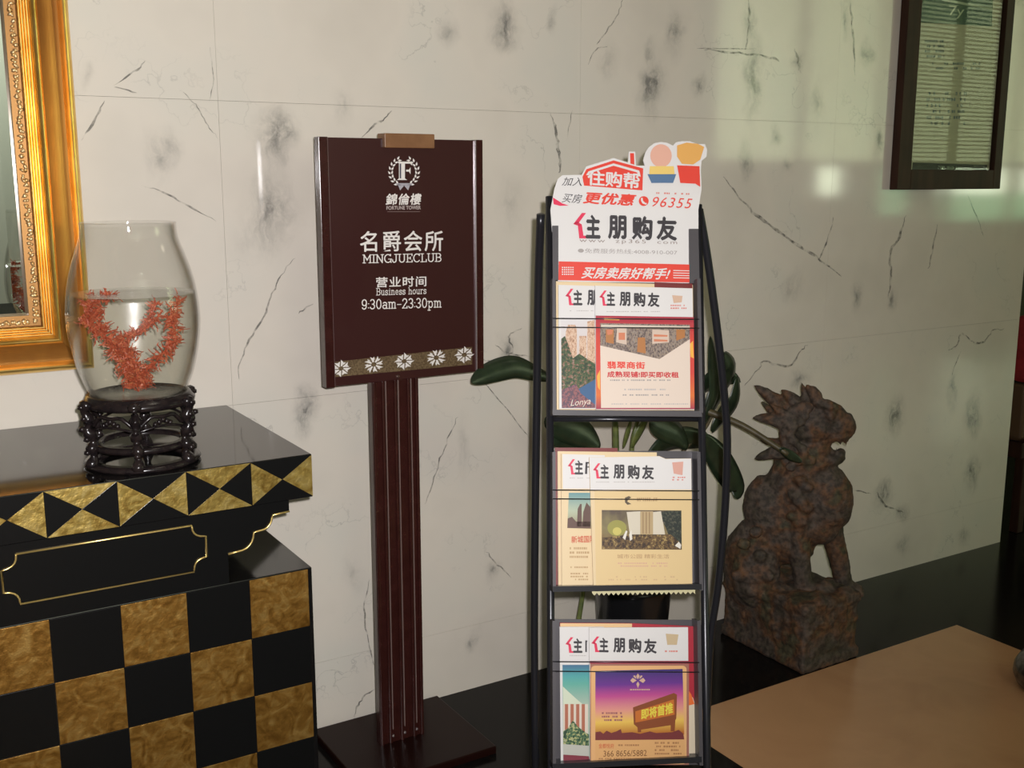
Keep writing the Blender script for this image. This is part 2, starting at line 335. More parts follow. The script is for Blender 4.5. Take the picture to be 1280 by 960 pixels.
# a slab-serif hand for the lines set in typewriter face; every glyph on a 6 x 10 grid (baseline 0)
def arc(cx, cy, rx, ry, a0, a1, n=10): return [(cx + rx * math.cos(math.radians(a0 + (a1 - a0) * i / n)), cy + ry * math.sin(math.radians(a0 + (a1 - a0) * i / n))) for i in range(n + 1)]
def S(x, y, w=1.3): return [(x - w, y), (x + w, y)]
SLAB = {'M': (9, [[(1.2, 0), (1.2, 10), (4.5, 3.5), (7.8, 10), (7.8, 0)], S(1.2, 0), S(7.8, 0), [(-.1, 10), (1.2, 10)], [(7.8, 10), (9.1, 10)]]),
    'I': (3.4, [[(1.7, 0), (1.7, 10)], S(1.7, 0, 1.5), S(1.7, 10, 1.5)]),
    'N': (8, [[(1.2, 0), (1.2, 10), (6.8, 0), (6.8, 10)], S(1.2, 0), [(-.1, 10), (1.2, 10)], S(6.8, 10)]),
    'G': (8, [arc(4.2, 5, 3.7, 5, 45, 360 - 30, 16) + [(7.6, 0)], [(5, 4.2), (8.2, 4.2)], [(7.4, 4.2), (7.4, 2)], [(7, 8.4), (7, 10)]]),
    'J': (6, [[(4.4, 10), (4.4, 3)] + arc(2.4, 3, 2, 3, 0, -180, 8), S(4.4, 10, 1.6)]),
    'U': (8, [[(1.3, 10), (1.3, 3.2)] + arc(4, 3.2, 2.7, 3.2, 180, 360, 10) + [(6.7, 10)], S(1.3, 10), S(6.7, 10)]),
    'E': (7, [[(6.6, 2), (6.6, 0), (.1, 0)], [(1.5, 0), (1.5, 10)], [(.1, 10), (6.4, 10), (6.4, 8)], [(1.5, 5), (4.5, 5)], [(4.5, 3.8), (4.5, 6.2)]]),
    'C': (7.6, [arc(4.1, 5, 3.6, 5, 40, 320, 16), [(6.9, 8), (6.9, 10)]]),
    'L': (6.8, [[(.1, 0), (6.4, 0), (6.4, 2.6)], [(1.7, 0), (1.7, 10)], S(1.7, 10, 1.6)]),
    'B': (7.4, [[(.1, 0), (4.2, 0)] + arc(4.2, 2.6, 2.6, 2.6, -90, 90, 8) + [(1.5, 5.2)], [(4, 5.2)] + arc(4, 7.6, 2.3, 2.4, -90, 90, 8) + [(.1, 10)], [(1.5, 0), (1.5, 10)]]),
    'u': (6.4, [[(.1, 6.6), (1.2, 6.6), (1.2, 2.2)] + arc(3, 2.2, 1.8, 2.2, 180, 330, 8) + [(5, 2)], [(3.9, 6.6), (5, 6.6), (5, 0), (6.1, 0)]]),
    's': (5.4, [[(4.4, 5), (4.4, 6)] + arc(2.6, 5, 1.8, 1.6, 30, 250, 10) + arc(2.6, 1.7, 2, 1.7, 70, -150, 10), [(.7, 0), (.7, 1.8)]]),
    'i': (3.6, [[(.5, 6.6), (1.8, 6.6), (1.8, 0)], S(1.8, 0, 1.5), [(1.7, 9), (1.9, 9)]]),
    'n': (6.6, [[(.1, 6.6), (1.3, 6.6), (1.3, 0)], S(1.3, 0, 1.1), [(1.3, 4.6)] + arc(3.2, 4.6, 1.9, 2, 150, 0, 8) + [(5.1, 0)], S(5.1, 0, 1.1)]),
    'e': (5.8, [[(.8, 3.4), (5, 3.4)] + arc(2.9, 3.4, 2.1, 3.2, 0, 310, 14)]),
    'h': (6.6, [[(.1, 10), (1.3, 10), (1.3, 0)], S(1.3, 0, 1.1), [(1.3, 4.6)] + arc(3.2, 4.6, 1.9, 2, 150, 0, 8) + [(5.1, 0)], S(5.1, 0, 1.1)]),
    'o': (6, [arc(3, 3.3, 2.3, 3.3, 0, 360, 16)]),
    'r': (5, [[(.1, 6.6), (1.5, 6.6), (1.5, 0)], S(1.5, 0, 1.4), [(1.5, 4.4)] + arc(3.6, 4.4, 2.1, 2.2, 170, 50, 6)]),
    'a': (6, [arc(2.9, 4.9, 2, 1.7, 150, 0, 8) + [(4.9, 0), (6, 0)], arc(2.7, 1.9, 2.1, 1.9, 20, 340, 12)]),
    'm': (9.4, [[(.1, 6.6), (1.3, 6.6), (1.3, 0)], S(1.3, 0, 1), arc(2.9, 5, 1.6, 1.6, 160, 0, 8) + [(4.5, 0)], S(4.5, 0, .8), arc(6.2, 5, 1.6, 1.6, 160, 0, 8) + [(7.8, 0)], S(7.8, 0, 1.1)]),
    'p': (6.4, [[(.1, 6.6), (1.4, 6.6), (1.4, -3)], S(1.4, -3, 1.3), arc(3.4, 3.3, 2.1, 3.3, 0, 360, 14)]),
    '9': (6.4, [arc(3.1, 6.8, 2.4, 3.2, 0, 360, 14), [(5.5, 6.8), (5.2, 3)] + arc(2.9, 2.6, 2.3, 2.6, 0, -150, 8)]),
    '3': (6.2, [arc(2.9, 7.5, 2.2, 2.5, 150, -90, 10), arc(2.9, 2.5, 2.5, 2.5, 90, -160, 10)]),
    '0': (6.4, [arc(3.2, 5, 2.5, 5, 0, 360, 18)]), '2': (6.4, [arc(3.1, 7.4, 2.4, 2.6, 165, -20, 8) + [(.6, 0), (5.8, 0), (5.8, 1.6)]]),
    '-': (5, [[(.5, 4), (4.5, 4)]]), ':': (1.2, [[(.5, 1.2), (.7, 1.2)], [(.5, 5.6), (.7, 5.6)]]), ' ': (3.4, [])}
def slab_glyphs(s, t=.85, gap=.9):
    vs, fs = [], []; x = 0
    for ch in s:
        wd, st = SLAB[ch]
        for pl in st:
            for (ax, ay), (bx_, by) in zip(pl[:-1], pl[1:]):
                dx, dy = bx_ - ax, by - ay; l = math.hypot(dx, dy) or 1; ex, ey = dx / l * t / 2, dy / l * t / 2; nx, ny = -ey, ex
                tt = .75 if abs(dy) < .01 else 1; dz = (len(fs) % 9) * 1.3e-5
                b0 = len(vs); vs += [(x + ax - ex + nx * tt, ay - ey + ny * tt, dz), (x + ax - ex - nx * tt, ay - ey - ny * tt, dz), (x + bx_ + ex - nx * tt, by + ey - ny * tt, dz), (x + bx_ + ex + nx * tt, by + ey + ny * tt, dz)]
                fs.append((b0, b0 + 1, b0 + 2, b0 + 3))
        x += wd + gap
    return vs, fs
class Sheet:
    """flat printed thing lying in a Frame at distance n; px helpers give local coordinates of its parts"""
    def __init__(s, frame, n, root, centre): s.f, s.n, s.root, s.c, s.k = frame, n, root, centre, 0
    def p(s, px, py): u, w = s.f.uw(px, py, s.n); return u - s.c[0], w - s.c[1]
    def raw(s, name, vs, fs, m, layer=None, parent=None):
        s.k += 1; lay = layer if layer is not None else s.k
        bm = bmesh.new(); V = [bm.verts.new((v[0], -.00012 * lay - (v[2] if len(v) > 2 else 0), v[1])) for v in vs]
        for f in fs:
            try: bm.faces.new([V[i] for i in f])
            except ValueError: pass
        for f in bm.faces:
            f.normal_update()
            if f.normal.y > 0: f.normal_flip()
        return mk(name, bm, m, parent or s.root)
    def poly(s, name, pts, m, layer=None): return s.raw(name, [s.p(*q) for q in pts], [tuple(range(len(pts)))], m, layer)
    def polys(s, name, lst, m, layer=None):
        vs, fs = [], []
        for pts in lst: b0 = len(vs); vs += [s.p(*q) for q in pts]; fs.append(tuple(range(b0, len(vs))))
        return s.raw(name, vs, fs, m, layer)
    def rect(s, name, x0, y0, x1, y1, m, layer=None): return s.poly(name, [(x0, y0), (x1, y0), (x1, y1), (x0, y1)], m, layer)
    def text(s, name, body, q, m, bold=0, shear=0, spacing=1, slab=False, layer=None, t=.85):
        """q: four px corners (TL, TR, BR, BL) or x0,y0,x1,y1"""
        if len(q) == 4 and not isinstance(q[0], tuple): x0, y0, x1, y1 = q; q = [(x0, y0), (x1, y0), (x1, y1), (x0, y1)]
        vs, fs = slab_glyphs(body, t) if slab else glyphs(body, bold, shear, spacing)
        if not vs: return
        xa = min(v[0] for v in vs); xb = max(v[0] for v in vs); ya = min(v[1] for v in vs); yb = max(v[1] for v in vs)
        K = [Vector(s.p(*c)) for c in q]; out = []
        for v in vs:
            x, y = v[0], v[1]
            a = (x - xa) / (xb - xa + 1e-9); b = (y - ya) / (yb - ya + 1e-9)
            P = (K[3] * (1 - a) + K[2] * a) * (1 - b) + (K[0] * (1 - a) + K[1] * a) * b; out.append((P.x, P.y, v[2] if len(v) > 2 else 0))
        return s.raw(name, out, fs, m, layer)
    def dashes(s, name, x0, y0, x1, y1, rows, m, seed=1, fill=.8, slope=0, layer=None):
        rng = random.Random(seed); lst = []; h = (y1 - y0) / rows
        for r in range(rows):
            x = x0; y = y0 + r * h
            while x < x1:
                l = rng.uniform(1.2, 2.6)
                if rng.random() < fill: lst.append([(x, y + (x - x0) * slope), (min(x + l, x1), y + (x - x0) * slope), (min(x + l, x1), y + h * .5 + (x - x0) * slope), (x, y + h * .5 + (x - x0) * slope)])
                x += l + .7
        return s.polys(name, lst, m, layer)
def circ(x, y, r, n=20, ry=None): return [(x + r * math.cos(2 * PI * i / n), y + (ry or r) * math.sin(2 * PI * i / n)) for i in range(n)]

# ------------------------------------------------------------ gilt mirror on the wall
mx1, mz0, mx0, mz1, fw = .474, 1.068, -.62, 2.35, .131
mir = empty('wall_mirror', ((mx0 + mx1) / 2, 0, mz0), None, 'large mirror in a wide gilt frame hanging above the checkered cabinet', 'mirror')
ox, oz = (mx0 + mx1) / 2, mz0
def frame_ring(prof, m, name):
    """prof: list of (inset from outer edge, height off wall); mitred ring"""
    bm = bmesh.new(); rows = []
    for ins, h in prof:
        ins *= .875
        rows.append([bm.verts.new((x - ox, -h, z - oz)) for x, z in ((mx0 + ins, mz0 + ins), (mx1 - ins, mz0 + ins), (mx1 - ins, mz1 - ins), (mx0 + ins, mz1 - ins))])
    for a, b in zip(rows[:-1], rows[1:]):
        for k in range(4): bm.faces.new((a[k], a[(k + 1) % 4], b[(k + 1) % 4], b[k]))
    bmesh.ops.recalc_face_normals(bm, faces=bm.faces)
    for f in bm.faces:
        f.normal_update()
        if f.calc_center_median().y < -.01 and f.normal.y > 0: f.normal_flip()
    return mk(name, bm, m, mir)
rnd = lambda a, b, h0, hh, n=6: [(a + (b - a) * i / n, h0 + hh * math.sin(PI * i / n)) for i in range(n + 1)]
frame_ring([(0, 0.001), (0, .022), (.003, .030)] + rnd(.003, .024, .030, .010) + [(.027, .026)], GILT, 'outer_moulding')
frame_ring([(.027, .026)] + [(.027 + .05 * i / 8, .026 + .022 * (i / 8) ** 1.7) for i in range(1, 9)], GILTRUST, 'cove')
frame_ring(rnd(.077, .094, .048, .010) + [(.097, .044)] + rnd(.097, .103, .042, .004, 3) + rnd(.103, .109, .040, .004, 3) + rnd(.109, .115, .038, .004, 3) + rnd(.115, .121, .036, .004, 3), GILT, 'inner_moulding')
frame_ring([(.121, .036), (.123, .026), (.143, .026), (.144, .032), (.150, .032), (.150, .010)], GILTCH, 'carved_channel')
bm = bmesh.new(); rng = random.Random(3)
def orn(x, z, vert):
    for k in range(2):
        ball(bm, (x - ox + rng.uniform(-.004, .004), -.029, z - oz + rng.uniform(-.003, .003)), (rng.uniform(.003, .0055) * (1 if vert else 1.3), .006, rng.uniform(.003, .0055) * (1.4 if vert else 1)), Matrix.Rotation(rng.uniform(0, PI), 3, 'Y'), 1)
z = mz0 + .12
while z < mz1 - .13: orn(mx1 - .1165, z, True); z += .0105
x = mx0 + .12
while x < mx1 - .13: orn(x, mz0 + .1165, False); x += .0105
o = mk('carved_ornament', bm, GILTORN, mir, True); o['kind'] = 'stuff'
MIRR = mat('mirror_silver', (.80, .84, .80), .01, 1)
gi = fw; bw = .028
bm = bmesh.new()
o1 = [bm.verts.new((x - ox, -.012, z - oz)) for x, z in ((mx0 + gi, mz0 + gi), (mx1 - gi, mz0 + gi), (mx1 - gi, mz1 - gi), (mx0 + gi, mz1 - gi))]
o2 = [bm.verts.new((x - ox, -.0135, z - oz)) for x, z in ((mx0 + gi + bw, mz0 + gi + bw), (mx1 - gi - bw, mz0 + gi + bw), (mx1 - gi - bw, mz1 - gi - bw), (mx0 + gi + bw, mz1 - gi - bw))]
bm.faces.new(o2)
for k_ in range(4): bm.faces.new((o1[k_], o1[(k_ + 1) % 4], o2[(k_ + 1) % 4], o2[k_]))
mk('bevelled_glass', bm, MIRR, mir)
boxobj('backing_board', (mx0 - ox + .02, mx1 - ox - .02, -.008, -.001, .02, mz1 - mz0 - .02), LACQM, mir)

# ------------------------------------------------------------ checkered lacquer cabinet
XR, YC, XL = .783, -.577, -.884
cab = empty('console_cabinet', (-.05, -.29, 0), None, 'black lacquered console cabinet checkered with gold leaf squares against the marble wall', 'cabinet')
def cb(name, d, m, bev=.0015): return boxobj(name, (d[0] + .05, d[1] + .05, d[2] + .29, d[3] + .29, d[4], d[5]), m, cab, bev)
cb('table_top', (XL, XR, YC, -.004, .852, .943), LACQ)
cb('body', (XL + .008, .776, YC + .003, -.006, .05, .699), LACQ)
cb('plinth', (XL + .03, .752, YC + .03, -.01, 0, .05), LACQM)
cb('neck', (XL + .18, .600, YC + .014, -.01, .699, .852), LACQM)
# apron board with the stepped ogee bracket
def q2(a, b, c, n=6): return [((1 - t) ** 2 * a[0] + 2 * t * (1 - t) * b[0] + t * t * c[0], (1 - t) ** 2 * a[1] + 2 * t * (1 - t) * b[1] + t * t * c[1]) for t in [i / n for i in range(n + 1)]]
og = [(.731, .852), (.731, .829), (.696, .827)] + q2((.694, .822), (.690, .801), (.672, .799)) + [(.660, .798)] + q2((.655, .797), (.652, .763), (.620, .763)) + [(.601, .761)]
mirx = lambda p: (XR + XL - p[0], p[1])
outl = og + [(.600, .700)] + [(mirx((.600, .700)))] + [mirx(p) for p in og[::-1]]
bm = bmesh.new(); prism(bm, [(x + .05, z) for x, z in outl], YC + .29 + .0005, YC + .29 + .014); mk('apron', bm, LACQM, cab)
def line(name, pts, r, closed=False):
    bm = bmesh.new(); pp = [(x + .05, YC + .29 - .0008, z) for x, z in pts]
    if closed: pp = pp + [pp[0]]
    tube(bm, pp, r, 6); return mk(name, bm, GOLDLINE, cab, True)
line('gold_moulding', og[1:], .0022); line('gold_moulding', [mirx(p) for p in og[1:]], .0022)
def panel(xa, xb, za, zb, c=.026):
    P = []
    P += [(xa + c, zb), (xb - c, zb)] + q2((xb - c, zb - .003), (xb - c, zb - c + .002), (xb - .003, zb - c), 5) + [(xb, zb - c), (xb, za + c)] + q2((xb - .003, za + c), (xb - c, za + c - .002), (xb - c, za + .003), 5)
    P += [(xb - c, za), (xa + c, za)] + q2((xa + c, za + .003), (xa + c, za + c - .002), (xa + .003, za + c), 5) + [(xa, za + c), (xa, zb - c)] + q2((xa + .003, zb - c), (xa + c, zb - c + .002), (xa + c, zb - .003), 5)
    return P
line('gold_panel_outline', panel(.190, .558, .738, .833), .0020, True)
line('gold_panel_outline', panel(-.236, .132, .738, .833), .0020, True)
line('gold_panel_outline', panel(-.659, -.291, .738, .833), .0020, True)
# quartered lozenge tiles on the edge of the top
def tri(pts, m, name):
    bm = bmesh.new(); prism(bm, pts, -.0012, .0005); return mk(name, bm, m, cab)
T = .1282; zc = (.856 + .9405) / 2; za, zb = .8535, .9418
protos = {}
g_ = .0008
shapes = {'L': [(g_ * .5, za - zc + g_), (T / 2 - g_, 0), (g_ * .5, zb - zc - g_)], 'R': [(T - g_ * .5, za - zc + g_), (T - g_ * .5, zb - zc - g_), (T / 2 + g_, 0)],
          'T': [(g_, zb - zc - .0003), (T / 2, g_ * .7), (T - g_, zb - zc - .0003)], 'B': [(g_, za - zc + .0003), (T - g_, za - zc + .0003), (T / 2, -g_ * .7)]}
for k_ in range(13):
    x = XR - T * (k_ + 1)
    for key in 'LRTB':
        gold = (key in 'LR') == (k_ % 2 == 0); kk = (key, gold)
        loc = (x + .05, YC + .29, zc)
        if kk not in protos:
            protos[kk] = tri(shapes[key], LEAF if gold else LACQM, 'gold_leaf_triangle' if gold else 'black_triangle'); protos[kk].location = loc
        else: share('gold_leaf_triangle' if gold else 'black_triangle', protos[kk], cab, loc)
# squares of the body
SQ = .1262; SZ = .1265; pg = None; pb = None
for i in range(13):
    for j in range(5):
        gold = (i + j) % 2 == 0
        xa = .7675 - SQ * (i + 1); zb_ = .697 - SZ * j
        loc = (xa + .05, YC + .29 + .003, zb_)
        if gold:
            if pg is None: pg = boxobj('gold_leaf_square', (.0008, SQ - .0008, -.0016, .001, -SZ + .0008, -.0008), LEAFD, cab, .0004); pg.location = loc
            else: share('gold_leaf_square', pg, cab, loc)
        else:
            if pb is None: pb = boxobj('black_square', (.0008, SQ - .0008, -.0010, .001, -SZ + .0008, -.0008), LACQM, cab, .0004); pb.location = loc
            else: share('black_square', pb, cab, loc)

# ------------------------------------------------------------ carved stand and glass vase
BX, BY, BZ = .476, -.452, .943
st = empty('carved_wood_stand', (BX, BY, BZ), None, 'black carved round wooden stand under the glass vase', 'stand')
WOOD = noisy('black_carved_wood', [(.3, (.008, .006, .007)), (.7, (.02, .014, .013))], 60, .22, spec=.35)
bm = bmesh.new(); lathe(bm, [(.078, .118), (.100, .118), (.106, .122), (.107, .128), (.102, .133), (.098, .140), (.090, .142), (.086, .134), (.078, .131), (.078, .118)]); mk('top_ring', bm, WOOD, st, True)
bm = bmesh.new(); lathe(bm, [(0, .120), (.08, .120), (.08, .128), (0, .128)]); mk('top_plate', bm, WOOD, st)
bm = bmesh.new(); lathe(bm, [(.076, .036), (.094, .034), (.097, .040), (.094, .046), (.076, .046), (.076, .036)]); mk('lower_ring', bm, WOOD, st, True)
bm = bmesh.new(); lathe(bm, [(.088, .0), (.108, .0), (.112, .006), (.106, .012), (.088, .012), (.088, 0)]); mk('foot_ring', bm, WOOD, st, True)
for k_ in range(6):
    a = 2 * PI * k_ / 6 + .22; bm = bmesh.new(); d = Vector((math.cos(a), math.sin(a), 0))
    P = catmull([d * r + Vector((0, 0, z)) for r, z in ((.104, .134), (.112, .118), (.104, .100), (.108, .082), (.098, .062), (.101, .044), (.098, .026), (.108, .004))], 3)
    tube(bm, P, .009, 8, radii=[.010 + .0035 * math.sin(i * 1.35) for i in range(len(P))])
    for z_, r_ in ((.126, .117), (.103, .113), (.083, .118), (.062, .110), (.036, .111)): ball(bm, d * r_ + Vector((0, 0, z_)), (.0075, .0075, .0065), None, 1)
    mk('leg', bm, WOOD, st, True)
    bm = bmesh.new(); a2 = a + PI / 6
    pp = []
    for t in range(13):
        aa = a + (PI / 3) * t / 12; pp.append((.097 * math.cos(aa), .097 * math.sin(aa), .112 - .020 * abs(math.cos(PI * t / 12)) ** 1.5 - .006 * math.cos(4 * PI * t / 12)))
    tube(bm, pp, .0042, 6)
    pp = [(.095 * math.cos(a + (PI / 3) * t / 12), .095 * math.sin(a + (PI / 3) * t / 12), .078 + .010 * math.sin(PI * t / 12)) for t in range(13)]; tube(bm, pp, .0028, 6)
    for t in range(5): ball(bm, (.096 * math.cos(a2 + (t - 2) * .08), .096 * math.sin(a2 + (t - 2) * .08), .100 - .004 * abs(t - 2)), (.006, .006, .006), None, 1)
    mk('fretwork_bracket', bm, WOOD, st, True)
vs_ = empty('glass_vase', (BX, BY, BZ + .129), None, 'barrel-shaped glass vase of water with red sprigs on the carved stand', 'vase')
def thin_clear(name, tint, rough, k, blend=.25):
    """clear sheet: passes light straight through, mirrors more at grazing angles"""
    m = bpy.data.materials.new(name); m.use_nodes = True; nt = m.node_tree; nt.nodes.clear()
    out = N(m, 'ShaderNodeOutputMaterial'); mx = N(m, 'ShaderNodeMixShader'); tr = N(m, 'ShaderNodeBsdfTransparent'); gl = N(m, 'ShaderNodeBsdfGlossy')
    tr.inputs[0].default_value = (*tint, 1); gl.inputs['Roughness'].default_value = rough; lw = N(m, 'ShaderNodeLayerWeight'); lw.inputs['Blend'].default_value = .5
    pw = N(m, 'ShaderNodeMath', operation='POWER'); pw.inputs[1].default_value = 4; L(m, lw.outputs['Facing'], pw.inputs[0])
    ml = N(m, 'ShaderNodeMath', operation='MULTIPLY_ADD', use_clamp=True); ml.inputs[1].default_value = .75 * k; ml.inputs[2].default_value = .035 * k; L(m, pw.outputs[0], ml.inputs[0])
    L(m, ml.outputs[0], mx.inputs[0]); L(m, tr.outputs[0], mx.inputs[1]); L(m, gl.outputs[0], mx.inputs[2]); L(m, mx.outputs[0], out.inputs[0]); MATS[name] = m; return m
GL = thin_clear('clear_glass', (.985, .985, .98), .02, .9)
GLZ = thin_clear('picture_glass', (.95, .97, .95), .02, .30)
WA = thin_clear('water', (.985, .985, .965), .27, 1.2)
prof = catmull([(.074, 0, 0), (.094, .020, 0), (.112, .070, 0), (.1235, .135, 0), (.1235, .185, 0), (.116, .235, 0), (.103, .280, 0), (.091, .315, 0), (.0885, .340, 0)], 5)
th = .0032
outer = [(0, 0)] + [(p.x, p.y) for p in prof]
inner = [(p.x - th, p.y + (th * 2 if i == 0 else 0)) for i, p in enumerate(prof)]
inner[0] = (.070, .007); inner = [q for q in inner if q[1] >= .007]
rim = [(.0895, .3425), (.0875, .344), (.0855, .3425)]
bm = bmesh.new(); lathe(bm, outer + rim + inner[::-1] + [(0, .007)], 64); mk('glass_body', bm, GL, vs_, True)
WL = .208
def rin(z):
    for a, b in zip(inner[:-1], inner[1:]):
        if a[1] <= z <= b[1]: t = (z - a[1]) / (b[1] - a[1] + 1e-9); return a[0] + (b[0] - a[0]) * t
    return inner[0][0]
wp = [(0, .0074)] + [(rin(z) - .0004, z) for z in [.0078 + (WL - .0078) * i / 24 for i in range(25)]] + [(0, WL)]
bm = bmesh.new(); lathe(bm, wp, 64); o = mk('water', bm, WA, vs_)
for p in o.data.polygons: p.use_smooth = p.center.z < WL - .0005
SPR = noisy('red_sprig', [(.3, (.30, .045, .02)), (.55, (.52, .11, .05)), (.75, (.58, .24, .10))], 120, .5)
vroot = Vector((BX, BY, BZ + .129))
def sprig(pts, seed, dens=15, ln=.020, drop=0):
    rng = random.Random(seed); bm = bmesh.new(); P = catmull(pts, 6); tube(bm, P, .0013, 5)
    for i, p in enumerate(P[3:]):
        for q in range(dens):
            d = Vector((rng.gauss(0, 1), rng.gauss(0, 1), rng.gauss(.25, .8))).normalized(); l = ln * rng.uniform(.4, 1.1)
            e = p + d * l
            if math.hypot(e.x, e.y) > rin(max(.008, min(e.z, .3))) - .012 or e.z < .012: continue
            tube(bm, [p, p + d * l * .5 + Vector((0, 0, .002)), e], .0011, 4, radii=[.0010, .0013, .0006])
            for h in (.45, .7, .95):
                d2 = (d + Vector((rng.gauss(0, .8), rng.gauss(0, .8), rng.gauss(0, .8)))).normalized(); m0 = p + d * l * h
                e2 = m0 + d2 * l * .35
                if math.hypot(e2.x, e2.y) > rin(max(.008, min(e2.z, .3))) - .008: continue
                tube(bm, [m0, e2], .0009, 3)
    return mk('red_sprig', bm, SPR, vs_)
R_ = lambda u, w, v=0: Vector((u * .852 + v * .52, -u * .523 + v * .85, w))   # u to the right in view, v away
sprig([R_(0, .012), R_(-.016, .05), R_(-.042, .10), R_(-.064, .140, -.01), R_(-.082, .185, -.01)], 1, 10, .024)
sprig([R_(0, .012), R_(.016, .05), R_(.058, .09, -.01), R_(.086, .120, -.02), R_(.080, .160, -.02), R_(.094, .192, -.01)], 2, 8, .022)
sprig([R_(.0, .012), R_(-.006, .035), R_(-.014, .07), R_(-.028, .10)], 3, 13, .032)
sprig([R_(-.042, .10), R_(-.01, .125, -.03), R_(.025, .135, -.05), R_(.06, .165, -.04)], 4, 6, .018)
sprig([R_(-.088, .190), R_(-.060, .200, -.02), R_(-.028, .202, -.03)], 5, 9, .018)
sprig([R_(-.05, .115), R_(-.08, .14, -.02), R_(-.088, .17, -.01)], 7, 8, .02)
sprig([R_(.02, .13), R_(.04, .16, -.03), R_(.055, .19, -.03)], 6, 6, .016)

# ------------------------------------------------------------ sign stand
YS = -.212
SG = Frame((1.18, YS, 0), ID3)
sg = empty('sign_stand', (1.16, -.19, 0), None, 'dark maroon pedestal sign with white club name and opening hours', 'sign')
def sb(name, d, m, bev=.001): return boxobj(name, (d[0] - 1.16, d[1] - 1.16, d[2] + .19, d[3] + .19, d[4], d[5]), m, sg, bev)
px0, px1, pz0, pz1 = .966, 1.398, 1.003, 1.592
sb('base_plate', (.968, 1.352, -.36, -.022, 0, .022), mat('maroon_base', (.014, .004, .003), .32, spec=.14), .003)
board = sb('sign_board', (px0, px1, YS + .0005, YS + .022, pz0, pz1), PLATE, .0015)
sb('side_rail', (px0 - .002, px0 + .020, YS - .005, YS + .024, pz0 - .001, pz1 + .001), MAROON)
sb('side_rail', (px1 - .017, px1 + .003, YS - .005, YS + .024, pz0 - .001, pz1 + .001), MAROON)
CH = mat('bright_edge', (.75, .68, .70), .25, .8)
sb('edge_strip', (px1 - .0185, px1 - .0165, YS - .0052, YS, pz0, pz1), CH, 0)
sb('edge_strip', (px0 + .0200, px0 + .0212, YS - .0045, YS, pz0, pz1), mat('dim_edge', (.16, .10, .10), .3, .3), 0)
sb('top_clip', (1.128, 1.262, YS - .012, YS + .03, pz1 - .022, pz1 + .012), noisy('brown_clip', [(.3, (.19, .085, .035)), (.7, (.24, .115, .05))], 30, .45), .002)
sb('pole', (1.092, 1.218, -.196, -.170, .012, 1.02), MAROON, .002)
for xx in (1.092, 1.116, 1.150, 1.186, 1.209): sb('pole_fillet', (xx, xx + .009, -.203, -.196, .02, 1.003), MAROON, .003)
GRV = mat('pole_groove_highlight', (.30, .21, .19), .25, .4)  # lighter colour for the highlights along the pole's grooves, painted as thin strips
for xx in (1.126, 1.1605, 1.196): sb('groove_highlight', (xx, xx + .0024, -.2015, -.1955, .06, 1.003), GRV, .0006)
for xx in (1.127, 1.1615, 1.197): sb('small_dot', (xx - .003, xx + .003, -.2015, -.196, .038, .044), CH, .001)  # three small bright dots near the foot of the pole
bm = bmesh.new(); ball(bm, (1.155 - 1.16, YS + .19 - .0005, 1.012), (.005, .003, .005)); mk('small_dot', bm, mat('small_screw', (.12, .07, .06), .3, .5), sg, True)
sh = Sheet(SG, .0, board, (0, 0)); 
# the board's mesh lives in the stand's frame: shift for its children
class SSheet(Sheet):
    def p(s, px, py): u, w = s.f.uw(px, py, .001); return u + 1.18 - 1.16, w
    def raw(s, name, vs, fs, m, layer=None, parent=None):
        o = super().raw(name, vs, fs, m, layer, parent); o.location = (0, YS + .19 - .0004, 0); return o
sh = SSheet(SG, 0, board, (0, 0))
W_ = WHITEINK
sh.text('club_name', '名爵会所', [(450,289),(554,288),(554,314),(450,315)], W_, .012, 0, 1.15)
sh.text('club_name_latin', 'MINGJUECLUB', [(453,318),(552,316),(552,327.5),(453,329.5)], W_, slab=True, t=1.2)
sh.text('lettering', '营业时间', [(470,346.5),(533,345),(533,358),(470,359.5)], W_, .014, 0, 1.08)
sh.text('lettering', 'Business hours', [(470,360),(533,358.5),(533,367.5),(470,369.5)], W_, slab=True, t=1.1)
sh.text('opening_hours', '9:30am-23:30pm', [(452,374),(552,371.5),(552,388),(452,390.5)], W_, slab=True, t=1.15)
sh.text('house_name', '錦倫樓', [(482,242),(527,241.5),(527,256),(482,256.5)], W_, .022, .15, 1.1)
sh.text('house_name_latin', 'FORTUNE TOWER', [(483,257.5),(526,257),(526,261.8),(483,262.3)], mat('grey_ink', (.45, .38, .36), .5), .03)
sh.rect('rule_line', 484, 264.3, 525, 264.9, mat('dim_ink', (.20, .14, .13), .5))
# laurel emblem with the letter F
cx_, cy_ = 505, 214
lst = []
for s_ in (-1, 1):
    for i in range(8):
        a = math.radians(-62 + i * 17.5); x = cx_ + s_ * 16.5 * math.cos(a); y = cy_ + 1 - 17 * math.sin(a)
        for off, tilt in ((2.2, .55), (-2.0, -.5)):
            dx, dy = -s_ * math.sin(a), -math.cos(a)
            nx, ny = s_ * math.cos(a), -math.sin(a)
            ex, ey = dx + nx * tilt, dy + ny * tilt; l = math.hypot(ex, ey); ex, ey = ex / l, ey / l
            bx0, by0 = x + nx * off * .3, y + ny * off * .3
            tx, ty = -ey, ex
            lst.append([(bx0, by0), (bx0 + ex * 2 + tx * 1.3, by0 + ey * 2 + ty * 1.3), (bx0 + ex * 5.2, by0 + ey * 5.2), (bx0 + ex * 2 - tx * 1.3, by0 + ey * 2 - ty * 1.3)])
sh.polys('laurel_wreath', lst, W_)
sh.polys('emblem_ribbon', [[(497,230),(505,232),(500,238)], [(513,230),(505,232),(510,238)], [(494,229),(516,229),(514,231.5),(496,231.5)]], mat('silver_ink', (.42, .40, .44), .4))
